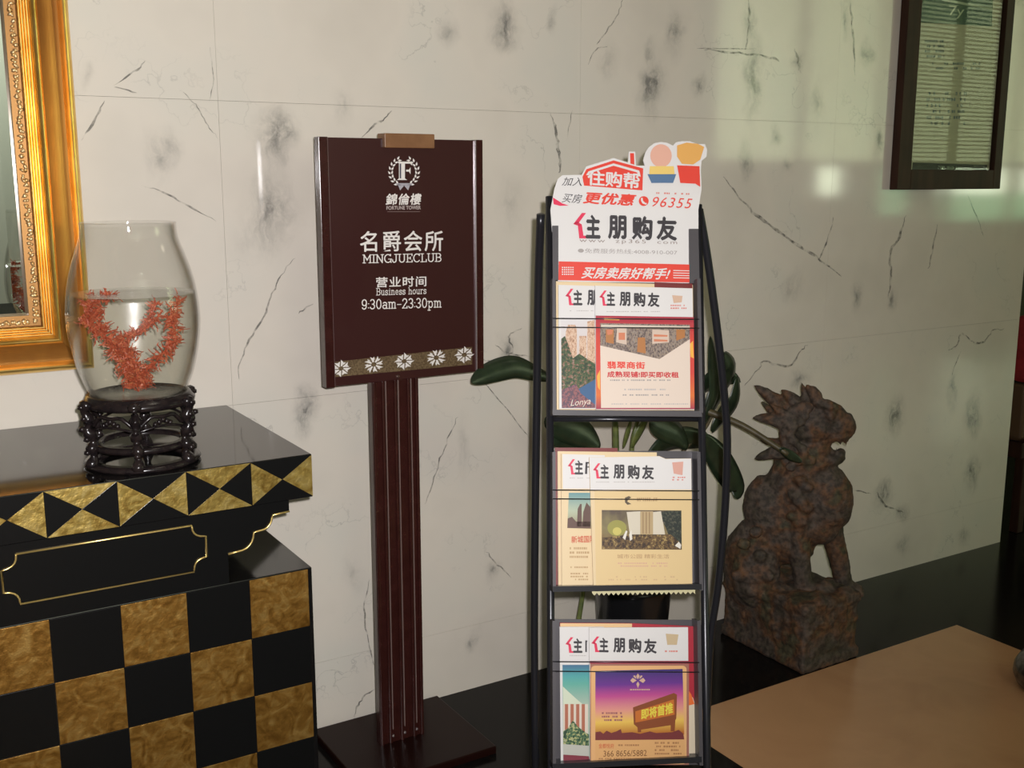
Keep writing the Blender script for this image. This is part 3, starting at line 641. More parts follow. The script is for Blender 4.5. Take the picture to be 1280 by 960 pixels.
sh.polys('emblem_letter', [[(496,202),(515,202),(515,207),(512.5,204.5),(506,204.5),(506,223),(509,225),(496,225),(498.5,223),(498.5,204.5)], [(507.5,212),(511,212),(513,209),(513,218),(511,214.5),(507.5,214.5)]], W_)
sh.polys('emblem_letter_shadow', [[(499.5,204.5),(501.3,204.5),(501.3,223),(499.5,223)]], mat('emblem_blue', (.05, .05, .08), .4))
# woven band
BAND = noisy('olive_band', [(.35, (.075, .042, .016)), (.6, (.16, .11, .055))], 260, .5, detail=6)
sh.poly('patterned_band', [(411,453),(590,433.5),(590,455.5),(411,472)], BAND)
for i, (x, y) in enumerate(((426,460.5),(467,455.5),(505,451.5),(545,447),(580,443.5))):
    l2 = []
    for q in range(8):
        a = q * PI / 4 + (PI / 8 if i % 2 else 0)
        ca, sa = math.cos(a), math.sin(a); r0, r1 = 2.4, 9.5 if q % 2 == 0 else 9.0
        l2.append([(x + ca * r0 - sa * 1.1, y + sa * r0 + ca * 1.1), (x + ca * r1 * .62 - sa * 2.6, y + sa * r1 * .62 + ca * 2.6), (x + ca * r1, y + sa * r1), (x + ca * r1 * .72, y + sa * r1 * .72), (x + ca * r0 + sa * .2, y + sa * r0 - ca * .2)])
        if i % 2: l2.append([(x + ca * 5 + sa * 1, y + sa * 5 - ca * 1), (x + ca * 8 + sa * 3, y + sa * 8 - ca * 3), (x + ca * 6 + sa * 3.4, y + sa * 6 - ca * 3.4)])
        else: l2.append([(x + ca * 4 + sa * 1, y + sa * 4 - ca * 1), (x + ca * 7.5 + sa * 1, y + sa * 7.5 - ca * 1), (x + ca * 6 + sa * 3.0, y + sa * 6 - ca * 3.0)])
    l2 = [[(x + (px - x) * 1.35, y + (py - y) * 1.15 - (px - x) * .12) for px, py in pl] for pl in l2]
    sh.polys('white_motif', l2, W_)

# ------------------------------------------------------------ magazine rack
def rot(yaw, lean, roll): return Matrix.Rotation(yaw, 3, 'Z') @ Matrix.Rotation(lean, 3, 'X') @ Matrix.Rotation(roll, 3, 'Y')
RR = rot(-.4034, -.26997, .03676)
kf = 1.108
RT = CAM + (Vector((1.191, -1.079, 1.44)) - CAM) * kf
RK = Frame(RT, RR)
# the root sits on the floor below the pockets
tt = RT.z / RR.col[2].z; RB = RT - RR.col[2] * tt
rack = empty('magazine_rack', RB, RR, 'dark metal magazine rack with three pockets in front of the potted plant', 'magazine rack')
def rp(u, n, w): return Vector((u, -n, w + tt))       # (u, out, w from the top reference) -> rack local
def rpx(px, py, n=0): u, w = RK.uw(px, py, n); return rp(u, n, w)
def rtube(name, pts, r, m=RACKM, seg=10):
    bm = bmesh.new(); tube(bm, pts, r, seg); return mk(name, bm, m, rack, True)
def floor_t(p0, d):                                    # extend a rack-local point along local d down to the floor
    Wp = RB + RR @ p0; Wd = RR @ d; return p0 + d * ((.004 - Wp.z) / Wd.z)
down = Vector((0, 0, -1))
for (a, b) in (((686.5, 246), (689, 955)), ((873, 256), (884, 950))):
    p0, p1 = rpx(*a), rpx(*b); d = (p1 - p0).normalized(); rtube('front_upright', [p0, p1, floor_t(p1, d)], .0075)
# rear legs: bowed tubes behind, joined near the top
def rear(pp, n0):
    P = [rpx(x, y, n) for (x, y, n) in pp]; P = catmull(P, 5)
    return P
LL = rear([(676, 268, -.02), (673, 360, -.10), (671, 500, -.19), (669, 640, -.26), (668, 780, -.31), (669, 900, -.33)], 0)
RL = rear([(874, 262, -.01), (884, 320, -.05), (895, 400, -.10), (904, 480, -.15), (909, 550, -.19), (906, 640, -.24), (898, 730, -.28), (888, 800, -.31), (884, 880, -.33)], 0)
for P in (LL, RL):
    d = (P[-1] - P[-2]).normalized(); rtube('rear_leg', P + [floor_t(P[-1], d)], .0085)
rtube('cross_bar', [rpx(688, 524, -.004), rpx(880, 524, -.004)], .005)
def plate(name, q, n0, n1, m):
    bm = bmesh.new(); a = [bm.verts.new(rpx(x, y, n0) + Vector((0, 0, 0))) for x, y in q]
    b = [bm.verts.new(v.co + Vector((0, n0 - n1, 0))) for v in a]
    n_ = len(q); bm.faces.new(a); bm.faces.new(b[::-1])
    for i in range(n_): bm.faces.new((a[i], b[i], b[(i + 1) % n_], a[(i + 1) % n_]))
    bmesh.ops.recalc_face_normals(bm, faces=bm.faces); return mk(name, bm, m, rack)
rows = [(346, 516, 519, 521, 398, 409), (563, 738, 740, 737, 612.5, 623.5), (774, 957, 962, 953, 827, 839)]
for i, (t0, b0, bl, br, w1, w2) in enumerate(rows):
    plate('pocket_back', [(690, t0), (876, t0 + 1), (879, b0 - 1), (691, b0)], .0, -.003, RACKG)
    plate('pocket_side', [(690.5, t0 + 2), (694.5, t0 + 2), (695, b0), (691, b0)], .034, 0, RACKG)
    plate('pocket_side', [(871.5, t0 + 2), (875.5, t0 + 2), (879, b0), (874.5, b0)], .034, 0, RACKG)
    plate('pocket_ledge', [(690.5, bl - 7), (877, br - 7), (877.5, br), (691, bl)], .036, .0, RACKG if i == 0 else RACKM)
    rtube('retaining_wire', [rpx(691, w1, .037), rpx(874, w1 + 1.2, .037)], .0011, RACKM, 6)
    rtube('retaining_wire', [rpx(691, w2, .037), rpx(874, w2 + 1.2, .037)], .0011, RACKM, 6)
plate('header_channel', [(690.5, 282), (698, 282), (698, 350), (691, 350)], .012, -.003, RACKG)
plate('header_channel', [(861.5, 286), (873, 286), (874.5, 354), (862, 354)], .012, -.003, RACKG)
for x, y in ((669, 272), (669, 402)): 
    pass
# header board -------------------------------------------------
PAPER = mat('white_print', (.70, .68, .66), .35, coat=.15); INK = mat('black_ink', (.03, .025, .03), .5); RED = mat('red_print', (.72, .055, .035), .4)
PINK = mat('rose_print', (.70, .03, .09), .4); ORNG = mat('orange_print', (.80, .16, .03), .4); CREAM = mat('cream_print', (.72, .56, .33), .4)
GREY = mat('grey_print', (.35, .32, .30), .5); LGREY = mat('faint_grey_print', (.46, .43, .41), .5)
class RSheet(Sheet):
    pass
def thing_sheet(name, label, cat, pts, n, th_, m, group=None, frame=RK, corner=None):
    """a flat printed thing: prism of the px outline, front face at n, own local frame"""
    uw = [frame.uw(x, y, n) for x, y in pts]; cu = sum(a for a, b in uw) / len(uw); cw = min(b for a, b in uw)
    bm = bmesh.new(); prism(bm, [(a - cu, b - cw) for a, b in uw], 0, th_)
    o = mk(name, bm, m); o.location = frame.pt(cu, cw, n); o.rotation_euler = frame.R.to_euler(); tag(o, label, cat, group)
    return Sheet(frame, n, o, (cu, cw))
def round_part(pts): return pts
hb = [(697.5,352),(695,300),(690,290),(688,262),(690,252),(693,236),(697,224),(703,219),(727,218.5),(733,208),(767,197.5),(785,203),(786,189.5),(794,189.5),(795,207),(806,207)]
lobeL = [(804,200),(807,190),(811,184),(818,179),(826,177.5),(834,178.5),(841,182)]
lobeR = [(845,178),(852,176.5),(862,176.5),(872,180),(881,180),(884,187),(883,196),(877,201)]
hb += lobeL + lobeR + [(876,212),(877,236),(873,262),(873,288),(864,288),(866,354)]
H = thing_sheet('header_board', 'white cardboard header with red roof and red band atop the magazine rack', 'sign', hb, .008, .004, PAPER)
H.poly('red_roof_print', [(728,221),(733,211.5),(767,200.5),(804,210.5),(803,238),(730,232)], RED)
H.polys('red_chimney_print', [[(787.5,191.5),(792.5,191.5),(793,206),(788,204.5)]], RED)
H.polys('white_roof_line', [[(732.5,219),(735.5,214.3),(767,204.3),(799,213.3),(801,221),(797.5,220),(796.5,215.6),(767,207.2),(737.5,216.6),(736,219)]], PAPER)
HW = [(738,217),(798,220.5),(797,236.5),(737,232)]
H.text('lettering', '住购帮', [(734.5,212.5),(800,216.5),(799.5,236.5),(734,231.5)], PAPER, .022, 0, .98)
H.text('lettering', '加入', [(703,221.5),(728,222),(727,233),(702,232)], INK, .0, .25)
H.text('lettering', '买房', [(703,241.5),(728,243),(727,254.5),(702,253)], INK, .0, .25)
H.text('lettering', '更优惠', [(729,239.5),(796,243),(794,258),(728,254.5)], RED, .030, .22)
H.poly('rose_flourish', [(691,247),(696,250),(703,254.5),(711,257),(700,257.5),(692,255.5)], PINK)
H.poly('telephone_mark', circ(804.5, 251.5, 6.2), RED)
H.polys('telephone_handset', [[(801,248),(803,247),(803.5,251),(806.5,254),(808.5,254),(807.5,256),(803,254.5),(801,251)]], PAPER)
H.text('phone_number', '96355', [(816,246),(865.5,248.5),(864.5,261),(815,258.5)], RED, -.004, .25, 1.15)
H.dashes('small_lettering', 820, 240.5, 862, 244.5, 1, mat('pale_red_print', (.65, .22, .18), .4), 4, .35, .03)
# plain stand-in patches of the printed figures' colours on the two card lobes
H.poly('peach_patch', circ(826, 195, 13.5, 22, 14.5), mat('peach_print', (.72, .40, .30), .4))
H.poly('orange_patch', [(846,182),(858,178.5),(872,180),(880,184),(875,200),(866,206),(852,205),(846,196)], mat('amber_print', (.72, .38, .10), .4))
H.poly('yellow_patch', [(812,208),(842,208),(843,219),(811,219)], mat('yellow_print', (.78, .56, .16), .4))
H.poly('blue_patch', [(809,218),(845,218),(841,229),(814,229)], mat('blue_print', (.09, .17, .30), .4))
H.poly('red_patch', [(846,207),(874,208),(875,234),(869,230),(850,229)], RED)
def brand(sh_, x0, y0, x1, y1, n=4, dy=0.0, sc=1.0, clip=None):
    """red angular stroke + bold characters"""
    W = x1 - x0; h = y1 - y0
    def Q(a, b): return (x0 + W * a, y0 + h * b + dy * a)
    st_ = [[Q(.085, -.06), Q(.125, -.06), Q(.055, .36), Q(.012, .44), Q(.012, .36)], [Q(.0, .40), Q(.04, .30), Q(.085, .42), Q(.06, .47), Q(.035, .46)],
           [Q(.045, .42), Q(.085, .42), Q(.100, .88), Q(.15, .88), Q(.15, 1.0), Q(.060, 1.0)]]
    sh_.polys('red_stroke', st_, PINK)
    cells = [('主', .12, .265), ('朋', .335, .515), ('购', .565, .765), ('友', .80, 1.0)]
    for ch, a, b in cells[:n]:
        sh_.text('masthead_letter', ch, [Q(a, 0), Q(b, 0), Q(b, 1), Q(a, 1)], INK, .035)
brand(H, 716, 268, 846, 298, 4, 3.5)
H.text('web_address', 'www  zp365  com', [(724,298),(846,301),(846,307),(724,304.5)], mat('brown_grey_print', (.30, .25, .22), .5), .0, 0, 1.3)
H.text('hotline_lettering', '●免费服务热线:4008-910-007', [(722,310.5),(846,313),(846,319),(722,316.5)], GREY, .0)
H.poly('red_band', [(698,327),(862,331),(865.5,353.5),(697.6,350.5)], RED)
H.text('slogan', '买房卖房好帮手!', [(727,333.5),(838,335.5),(836,350),(726,348.5)], PAPER, .022, .28)
H.polys('band_dots', [[(702 + i * 2.6, 334 + j * 2.8), (703.6 + i * 2.6, 334 + j * 2.8), (703.6 + i * 2.6, 335.6 + j * 2.8), (702 + i * 2.6, 335.6 + j * 2.8)] for i in range(6) for j in range(4)], PAPER)
H.polys('band_lines', [[(841, 338 + j * 3), (862, 338.5 + j * 3), (862, 339.5 + j * 3), (841, 339 + j * 3)] for j in range(4)], PAPER)

# printed-picture materials (flat print: colours of the picture)
def grad(name, stops, sheet, y0, y1, rough=.35, noise=0, nscale=60):
    """vertical colour blend across a printed picture, from px row y0 (0) to y1 (1)"""
    m = mat(name, (1, 1, 1), rough, coat=.15); b = m.node_tree.nodes['Principled BSDF']
    tc = N(m, 'ShaderNodeTexCoord'); sp = N(m, 'ShaderNodeSeparateXYZ'); L(m, tc.outputs['Object'], sp.inputs[0])
    za = sheet.p(780, y0)[1]; zb = sheet.p(780, y1)[1]
    mr = N(m, 'ShaderNodeMapRange'); L(m, sp.outputs[2], mr.inputs[0]); mr.inputs[1].default_value = za; mr.inputs[2].default_value = zb
    fac = mr.outputs[0]
    if noise:
        nz = N(m, 'ShaderNodeTexNoise'); nz.inputs['Scale'].default_value = nscale; L(m, tc.outputs['Object'], nz.inputs['Vector'])
        ad = N(m, 'ShaderNodeMath', operation='MULTIPLY_ADD'); L(m, nz.outputs['Fac'], ad.inputs[0]); ad.inputs[1].default_value = noise; ad.inputs[2].default_value = -noise / 2
        a2 = N(m, 'ShaderNodeMath', operation='ADD'); L(m, fac, a2.inputs[0]); L(m, ad.outputs[0], a2.inputs[1]); fac = a2.outputs[0]
    L(m, ramp(m, fac, stops), b.inputs['Base Color']); return m
def picnoise(name, stops, scale, st=(1, 1, 1)):
    m = mat(name, (1, 1, 1), .35, coat=.15); b = m.node_tree.nodes['Principled BSDF']
    tc = N(m, 'ShaderNodeTexCoord'); mp = N(m, 'ShaderNodeMapping'); mp.inputs['Scale'].default_value = st; L(m, tc.outputs['Object'], mp.inputs[0])
    nz = N(m, 'ShaderNodeTexNoise'); nz.inputs['Scale'].default_value = scale; nz.inputs['Detail'].default_value = 5; nz.inputs['Roughness'].default_value = .65; L(m, mp.outputs[0], nz.inputs['Vector'])
    L(m, ramp(m, nz.outputs['Fac'], stops, 'CONSTANT'), b.inputs['Base Color']); return m
PAGE = mat('page_edges', (.62, .56, .46), .6)
def mag(label, pts, n, m=PAPER, th_=.004, group='property magazines in the rack', name='magazine'):
    return thing_sheet(name, label, 'magazine', pts, n, th_, m, group)
# --- top pocket
B = mag('magazine with cream top edge and dark red corner, rearmost in the top pocket', [(695,351.5),(866,356),(868,513),(696,513)], .008, CREAM)
B.poly('cover_print', [(818,352.6),(865.5,354.5),(865.5,361),(818,359)], mat('dark_red_print', (.17, .02, .02), .4))
A = mag('magazine with apartment towers over a garden, left in the top pocket', [(698,356),(760,358),(760,511),(699,511)], .014)
brand(A, 706.5, 362, 788, 381.5, 2, 1)
A.dashes('small_lettering', 712, 388, 742, 390, 1, LGREY, 5)
sky = grad('pale_sky_print', [(0, (.68, .66, .66)), (1, (.60, .50, .45))], A, 396, 450)
A.poly('cover_photo', [(700.5,396.5),(744,397.5),(744,510),(701,510)], sky)
TOW = picnoise('tower_print', [(0, (.30, .16, .09)), (.42, (.58, .36, .24)), (.52, (.70, .52, .38)), (.6, (.45, .26, .16))], 420, (1, 1, .35))
A.polys('tower_print', [[(707,415),(710,406),(719,406),(721,412),(721,455),(707,455)], [(724,420),(733,420),(733,455),(724,455)], [(734,402),(743,400),(744,460),(734,458)]], TOW)
GRN = picnoise('garden_print', [(0, (.015, .03, .012)), (.45, (.05, .09, .03)), (.55, (.22, .10, .06)), (.62, (.30, .22, .18)), (.68, (.04, .07, .03))], 170)
A.poly('garden_print', [(701,424),(706,420),(710,430),(716,448),(724,442),(733,448),(744,455),(744,485),(728,490),(710,500),(701,505)], GRN)
A.poly('pool_print', [(720,488),(744,474),(744,510),(722,510)], mat('pool_blue_print', (.05, .12, .25), .3))
A.poly('cliff_print', [(701,488),(720,480),(726,492),(744,506),(744,510),(701,510)], picnoise('cliff_print', [(0, (.10, .05, .08)), (.5, (.30, .10, .10)), (.6, (.10, .06, .12))], 200))
A.text('handwritten_title', 'Lonya', [(713,500),(738,497),(738,508),(713,510)], mat('pale_print', (.7, .6, .5), .4), -.01, .3)
A.polys('cover_edge_line', [[(699.5,397),(701,397),(702,510),(700.5,510)]], PAPER)
Bf = mag('magazine with red border and shop row photo, front of the top pocket', [(744,357),(865.5,360.5),(868,512),(745,512)], .021)
brand(Bf, 749, 364, 824.5, 382, 4, 2)
Bf.dashes('small_lettering', 755, 389, 825, 391, 1, LGREY, 6)
Bf.polys('corner_badge', [[(840,369),(853,370),(852,378),(842,379)]], mat('badge_print', (.62, .42, .30), .4))
Bf.dashes('corner_lettering', 838, 381, 858, 388, 2, mat('pale_red_print', (.65, .22, .18), .4), 7)
REDG = grad('red_border_print', [(0, (.36, .02, .05)), (.25, (.62, .05, .03)), (.6, (.62, .05, .04)), (.85, (.70, .16, .03)), (1, (.33, .02, .07))], Bf, 394, 512)
Bf.poly('cover_print', [(744.5,394.5),(867,396.5),(868,511.5),(745,511.5)], REDG)
for q_ in ([(746,470),(750,462),(750,488),(747,484)], [(862,430),(866,426),(867,448),(863,446)], [(755,397.5),(774,398),(774,400.5),(755,400)]): Bf.poly('cover_flame', q_, mat('flame_print', (.85, .42, .06), .4))
Bf.poly('cover_photo', [(750,404),(862,406),(862,424),(824,449),(750,432)], picnoise('shop_row_print', [(0, (.05, .04, .04)), (.38, (.14, .10, .09)), (.48, (.26, .20, .18)), (.54, (.34, .25, .15)), (.60, (.22, .20, .22)), (.68, (.45, .38, .32))], 380, (1, 1, .6)))
Bf.polys('shop_signs', [[(771,410),(783,410),(783,431),(770,428)], [(815,412),(836,413),(836,428),(815,430)]], mat('shop_sign_print', (.62, .48, .38), .4))
Bf.polys('shop_windows', [[(757,412),(767,412),(767,430),(757,428)], [(845,412),(856,412),(856,422),(845,426)], [(797,422),(806,422),(807,442),(796,440)]], mat('shop_window_print', (.42, .17, .05), .4))
Bf.polys('shop_awning', [[(751,406),(862,408),(862,411),(800,410),(751,409)]], mat('awning_print', (.62, .55, .45), .4))
Bf.polys('shop_details', [[(758,412),(766,412),(765,418),(759,419)], [(773,416),(781,416),(781,425),(773,425)], [(817,418),(834,419),(834,421),(817,421)], [(817,424),(834,425),(834,427),(817,427)]], mat('shop_detail_print', (.60, .20, .10), .4))
Bf.poly('envelope_panel', [(750,432),(824,449),(862,424),(862.5,510),(751,510)], mat('envelope_print', (.72, .60, .50), .4))
Bf.text('cover_title', '翡翠商街', [(758.5,451.5),(806,452.5),(806,461.5),(758.5,461)], RED, .03)
Bf.text('cover_title', '成熟现铺!即买即收租', [(758.5,464),(848,465),(848,472.5),(758.5,472)], mat('deep_red_print', (.55, .02, .03), .4), .03)
Bf.dashes('cover_lettering', 760, 474.5, 838, 478, 1, GREY, 8); Bf.dashes('cover_lettering', 780, 486, 832, 490, 1, LGREY, 9); Bf.dashes('cover_lettering', 778, 493, 836, 496.5, 1, GREY, 10); Bf.dashes('cover_lettering', 764, 504.5, 860, 507, 1, LGREY, 11)
# --- middle pocket
B2 = mag('magazine with a dark red top edge, furthest back in the middle pocket', [(694,559.5),(772,560),(772,570),(820,572),(820,733),(694,735)], .006, mat('dark_red_print', (.17, .02, .02), .4))
B2c = mag('cream magazine standing second from the back in the middle pocket', [(697,564),(821,565.5),(822,734),(698,736)], .011, CREAM)
A2 = mag('cream magazine with small tower picture, left in the middle pocket', [(701.5,567),(756,569),(756,736),(702.5,737)], .017, CREAM)
A2.poly('masthead', [(703,567.5),(756,569),(756,611),(703.5,611)], PAPER)
brand(A2, 709.5, 575, 783, 593, 1, 1)
A2.polys('masthead_letter', [[(732,577.5),(734.5,577.5),(734,592.5),(731,592.5)], [(732,577.5),(737.5,577.5),(737.5,579.5),(732,579.5)], [(732,583),(737.5,583),(737.5,584.5),(732,584.5)]], INK)
A2.dashes('small_lettering', 712, 597, 738, 599, 1, LGREY, 12)
A2.poly('cover_photo', [(711,616),(741,616),(741,661),(709,660)], grad('teal_sky_print', [(0, (.12, .28, .30)), (.5, (.42, .48, .34)), (1, (.30, .22, .10))], A2, 616, 660))
A2.polys('tower_print', [[(722,636),(725,630),(727,630),(727,658),(721,658)], [(729,640),(733,628),(738,634),(738,658),(728,658)], [(709.5,648),(715,646),(720,652),(738,652),(738,660.5),(709,660)]], mat('brown_tower_print', (.10, .045, .03), .4))
A2.text('cover_title', '新城国际', [(714,670),(744,669),(744,678),(714,679)], mat('rust_red_print', (.55, .10, .04), .4), .02)
A2.dashes('cover_lettering', 712, 684, 737, 700, 3, mat('tan_print', (.46, .30, .14), .5), 13); A2.dashes('cover_lettering', 713, 708, 735, 712, 1, mat('tan_print', (.46, .30, .14), .5), 14, .9)
A2.dashes('cover_lettering', 713, 716, 735, 727, 3, mat('tan_print', (.46, .30, .14), .5), 15, .9)
B2f = mag('cream magazine with wide courtyard photo, front of the middle pocket', [(736.5,571.5),(824,570),(832,573.5),(864,573),(865.5,735),(742,737.5)], .024, CREAM)
B2f.poly('masthead', [(736.8,571.8),(824,570.4),(832,573.8),(863.8,573.3),(864.3,612),(738,612)], PAPER)
brand(B2f, 741, 580, 817.5, 598, 4, 1.5)
B2f.dashes('small_lettering', 745, 602, 818, 604, 1, LGREY, 16)
B2f.poly('corner_badge', [(840,578),(854,577),(853,594),(842,592)], mat('badge_pink_print', (.65, .35, .28), .4))
B2f.dashes('corner_lettering', 838, 596, 861, 602, 2, mat('pale_red_print', (.65, .22, .18), .4), 17, .4)
CR2 = mat('ochre_print', (.70, .52, .26), .4)
B2f.poly('cover_print', [(743,614),(864.5,614),(865,733),(745,735)], CR2)
B2f.polys('cover_logo', [[(781,622),(786,620),(789,622),(785,624),(784,627),(789,630),(784,631),(781,628)]], mat('dark_brown_print', (.10, .07, .04), .4))
B2f.dashes('logo_lettering', 796, 622, 822, 628, 2, mat('tan_print', (.46, .30, .14), .5), 18, .9)
B2f.poly('cover_photo', [(752,637.5),(851.5,638),(852,687),(752,686.5)], grad('dusk_print', [(0, (.10, .07, .05)), (.4, (.22, .18, .08)), (.75, (.20, .13, .05)), (1, (.05, .03, .02))], B2f, 637, 688, noise=.9, nscale=45))
B2f.poly('arch_glow_print', circ(771, 660, 12, 18, 10), mat('olive_glow_print', (.30, .28, .06), .4))
B2f.poly('arch_glow_print', circ(771, 664, 5.5, 14, 5), mat('yellow_glow_print', (.55, .48, .12), .4))
B2f.polys('tower_print', [[(783,640),(800,639),(800,668),(787,668)], [(816,640),(826,639),(831,668),(816,668)]], mat('pale_tower_print', (.62, .56, .44), .4))
B2f.polys('tower_print', [[(800,639),(816,639),(816,668),(800,668)]], mat('tan_tower_print', (.45, .33, .17), .4))
B2f.polys('tower_lines', [[(803+i*4,640),(804+i*4,640),(804+i*4,667),(803+i*4,667)] for i in range(3)], mat('brown_line_print', (.25, .15, .07), .4))
B2f.poly('tree_print', [(826,640),(834,638.5),(851,638.5),(851.5,680),(838,676),(832,660),(828,652)], picnoise('tree_print', [(0, (.012, .018, .015)), (.52, (.05, .055, .04)), (.62, (.12, .10, .07))], 240))
B2f.poly('plaza_print', [(752.5,672),(790,668),(838,668),(851.5,680),(851.5,686.5),(752.5,686)], picnoise('plaza_print', [(0, (.04, .02, .012)), (.48, (.14, .08, .03)), (.6, (.40, .28, .10))], 200))
for q_ in ([(778,672),(782,663),(784,664),(781,675)], [(786,668),(789,662),(790,674),(787,676)], [(843,682),(848,677),(851,681),(850,686)]): B2f.poly('fountain_print', q_, mat('fountain_white_print', (.72, .68, .60), .4))
B2f.text('cover_title', '城市公园 精彩生活', [(771,692.5),(836,692.5),(836,698),(771,698)], mat('tan_print', (.46, .30, .14), .5), .01)
B2f.dashes('cover_lettering', 772, 703, 834, 710, 2, mat('pink_tan_print', (.62, .38, .26), .5), 19)
B2f.dashes('cover_lettering', 758, 720, 852, 727, 2, mat('pale_tan_print', (.58, .40, .22), .5), 20, .3)
# scalloped paper edge under the middle ledge
bm = bmesh.new(); q = []
for i in range(22): q.append(rpx(740 + i * 6, 741.2 - i * .08, .030)); q.append(rpx(743 + i * 6, 744.5 - i * .08, .030))
vv = [bm.verts.new(p) for p in q]; v2 = [bm.verts.new(rpx(740 + i * 3, 738.5 - i * .04, .030)) for i in range(44)]
for i in range(43): bm.faces.new((vv[i], vv[i + 1], v2[i + 1], v2[i]))
mk('scalloped_edge', bm, mat('cream_edge', (.55, .50, .28), .5), rack)
# --- bottom pocket
B3 = mag('dark red and cream magazine, rearmost in the bottom pocket', [(700,778.5),(790,779),(868,783),(870.5,952),(701,955)], .008, mat('crimson_print', (.40, .018, .035), .4))
B3.poly('cover_print', [(700.3,779),(790,779.5),(790,790),(700.3,790)], mat('peach_edge_print', (.75, .50, .25), .4))
B3.poly('cover_print', [(860,866),(866,872),(869,881),(870.3,951),(860,951)], mat('cream_pale_print', (.72, .62, .45), .4))
B3.poly('orange_fold', [(860,862),(864,868),(868,880),(860,882)], ORNG)
A3 = mag('magazine with teal sky and striped tower, left in the bottom pocket', [(699.5,783.5),(755,783.5),(755,958),(701,959)], .015)
brand(A3, 706.5, 797.5, 788, 816, 1, 1)
A3.polys('masthead_letter', [[(731.5,802),(733.5,802),(733.5,815),(731.5,815)], [(731.5,800.5),(734,800.5),(734,802.5),(731.5,802.5)]], INK)
A3.dashes('small_lettering', 712, 819, 733, 821, 1, LGREY, 21)
A3.poly('cover_photo', [(703,831),(738,831),(738,957),(704,957)], grad('teal_day_print', [(0, (.06, .17, .28)), (.25, (.08, .36, .36)), (.45, (.12, .40, .33)), (1, (.4, .5, .4))], A3, 831, 880))
A3.poly('snow_slope_print', [(703.5,858),(712,866),(722,875),(728,880),(704,880)], mat('pale_green_print', (.62, .68, .52), .4))
A3.polys('tower_print', [[(704,880),(735,880),(735,918),(704,918)]], mat('tower_white_print', (.68, .60, .50), .4))
A3.polys('tower_stripes', [[(706+i*7,880),(710+i*7,880),(710+i*7,917),(706+i*7,917)] for i in range(4)], mat('tower_red_print', (.42, .14, .08), .4))
A3.poly('tree_print', [(704,914),(710,910),(716,900),(722,908),(730,914),(736,918),(736,934),(704,932)], picnoise('town_green_print', [(0, (.02, .05, .03)), (.45, (.08, .16, .08)), (.55, (.50, .48, .20)), (.63, (.30, .34, .28))], 200))
A3.poly('fence_print', [(704,930),(736,932),(736,946),(704,944)], mat('fence_pale_print', (.50, .50, .44), .4)); A3.poly('ground_print', [(704,943),(736,945),(738,957),(704,957)], mat('wine_ground_print', (.22, .03, .05), .4))
B3f = mag('magazine with purple sunset and billboard, front of the bottom pocket', [(736.5,784.5),(860,784),(861.5,953),(738,957.5)], .023)
brand(B3f, 739, 796.5, 821, 815, 4, 2)
B3f.poly('corner_badge', [(832,792),(848,793),(846,806),(834,806)], mat('badge_tan_print', (.55, .42, .25), .4)); B3f.dashes('corner_lettering', 831, 813, 851, 817, 1, mat('pale_red_print', (.65, .22, .18), .4), 22)
B3f.rect('masthead_rule', 737, 826, 861, 829.5, mat('wine_rule_print', (.30, .02, .05), .4))
def rrect(x0, y0, x1, y1, r, n=5): 
    out = []
    for (cx, cy, a0) in ((x1 - r, y0 + r, -90), (x1 - r, y1 - r, 0), (x0 + r, y1 - r, 90), (x0 + r, y0 + r, 180)):
        out += [(cx + r * math.cos(math.radians(a0 + 90 * i / n)), cy + r * math.sin(math.radians(a0 + 90 * i / n))) for i in range(n + 1)]
    return out
B3f.rect('cover_print', 737.5, 829.5, 861, 956, mat('dusty_rose_print', (.35, .14, .10), .4))
B3f.poly('cover_frame', rrect(738.5, 832, 858, 955, 5), mat('apricot_print', (.75, .42, .18), .4))
SUN = grad('sunset_print', [(0, (.045, .03, .16)), (.22, (.14, .03, .26)), (.40, (.50, .07, .26)), (.62, (.72, .30, .24)), (.80, (.80, .52, .10)), (1, (.45, .14, .02))], B3f, 838, 918)
B3f.poly('cover_photo', [(744,838.5),(853,836),(855,918),(744,920)], SUN)
B3f.poly('cover_panel', [(744,922),(855,920),(856,950),(744,952)], mat('amber_panel_print', (.72, .40, .16), .4))
B3f.polys('skyline_print', [[(744,915),(750,914),(754,917),(758,913),(764,916),(770,914),(776,911),(777,916),(790,915),(800,917),(812,914),(820,916),(840,915),(848,912),(854,917),(855,924),(744,925)]], mat('skyline_print', (.18, .03, .03), .4))
B3f.polys('billboard_print', [[(791,884),(842,866),(846,868),(845,898),(840,906),(800,912),(792,905)]], mat('billboard_brown_print', (.24, .06, .015), .4))
B3f.polys('billboard_print', [[(794,889),(842,874),(843,893),(794,903)]], mat('billboard_orange_print', (.55, .15, .02), .4))
B3f.polys('billboard_legs', [[(796,903),(801,903),(801,915),(797,915)], [(838,897),(844,896),(843,914),(838,914)]], mat('billboard_brown_print', (.24, .06, .015), .4))
B3f.text('billboard_letters', '即将首推', [(801,886.5),(841,877),(841,891.5),(801,899.5)], mat('billboard_yellow_print', (.75, .62, .06), .4), .03)
B3f.polys('fleur_emblem', [[(797,841.5),(799.3,845),(797,849),(794.7,845)], [(797,851.5),(799,855),(797,860),(795,855)], [(787.5,850.3),(790.5,847),(795.6,850.3),(790.5,853.4)], [(806.5,850.3),(803.5,847),(798.4,850.3),(803.5,853.4)], [(791,844.5),(793.5,844),(795.5,848),(793.5,847.6)], [(803,844.5),(800.5,844),(798.5,848),(800.5,847.6)]], mat('emblem_tan_print', (.62, .40, .28), .4))
B3f.dashes('emblem_lettering', 784, 861, 812, 864, 1, mat('emblem_tan_print', (.62, .40, .28), .4), 23)
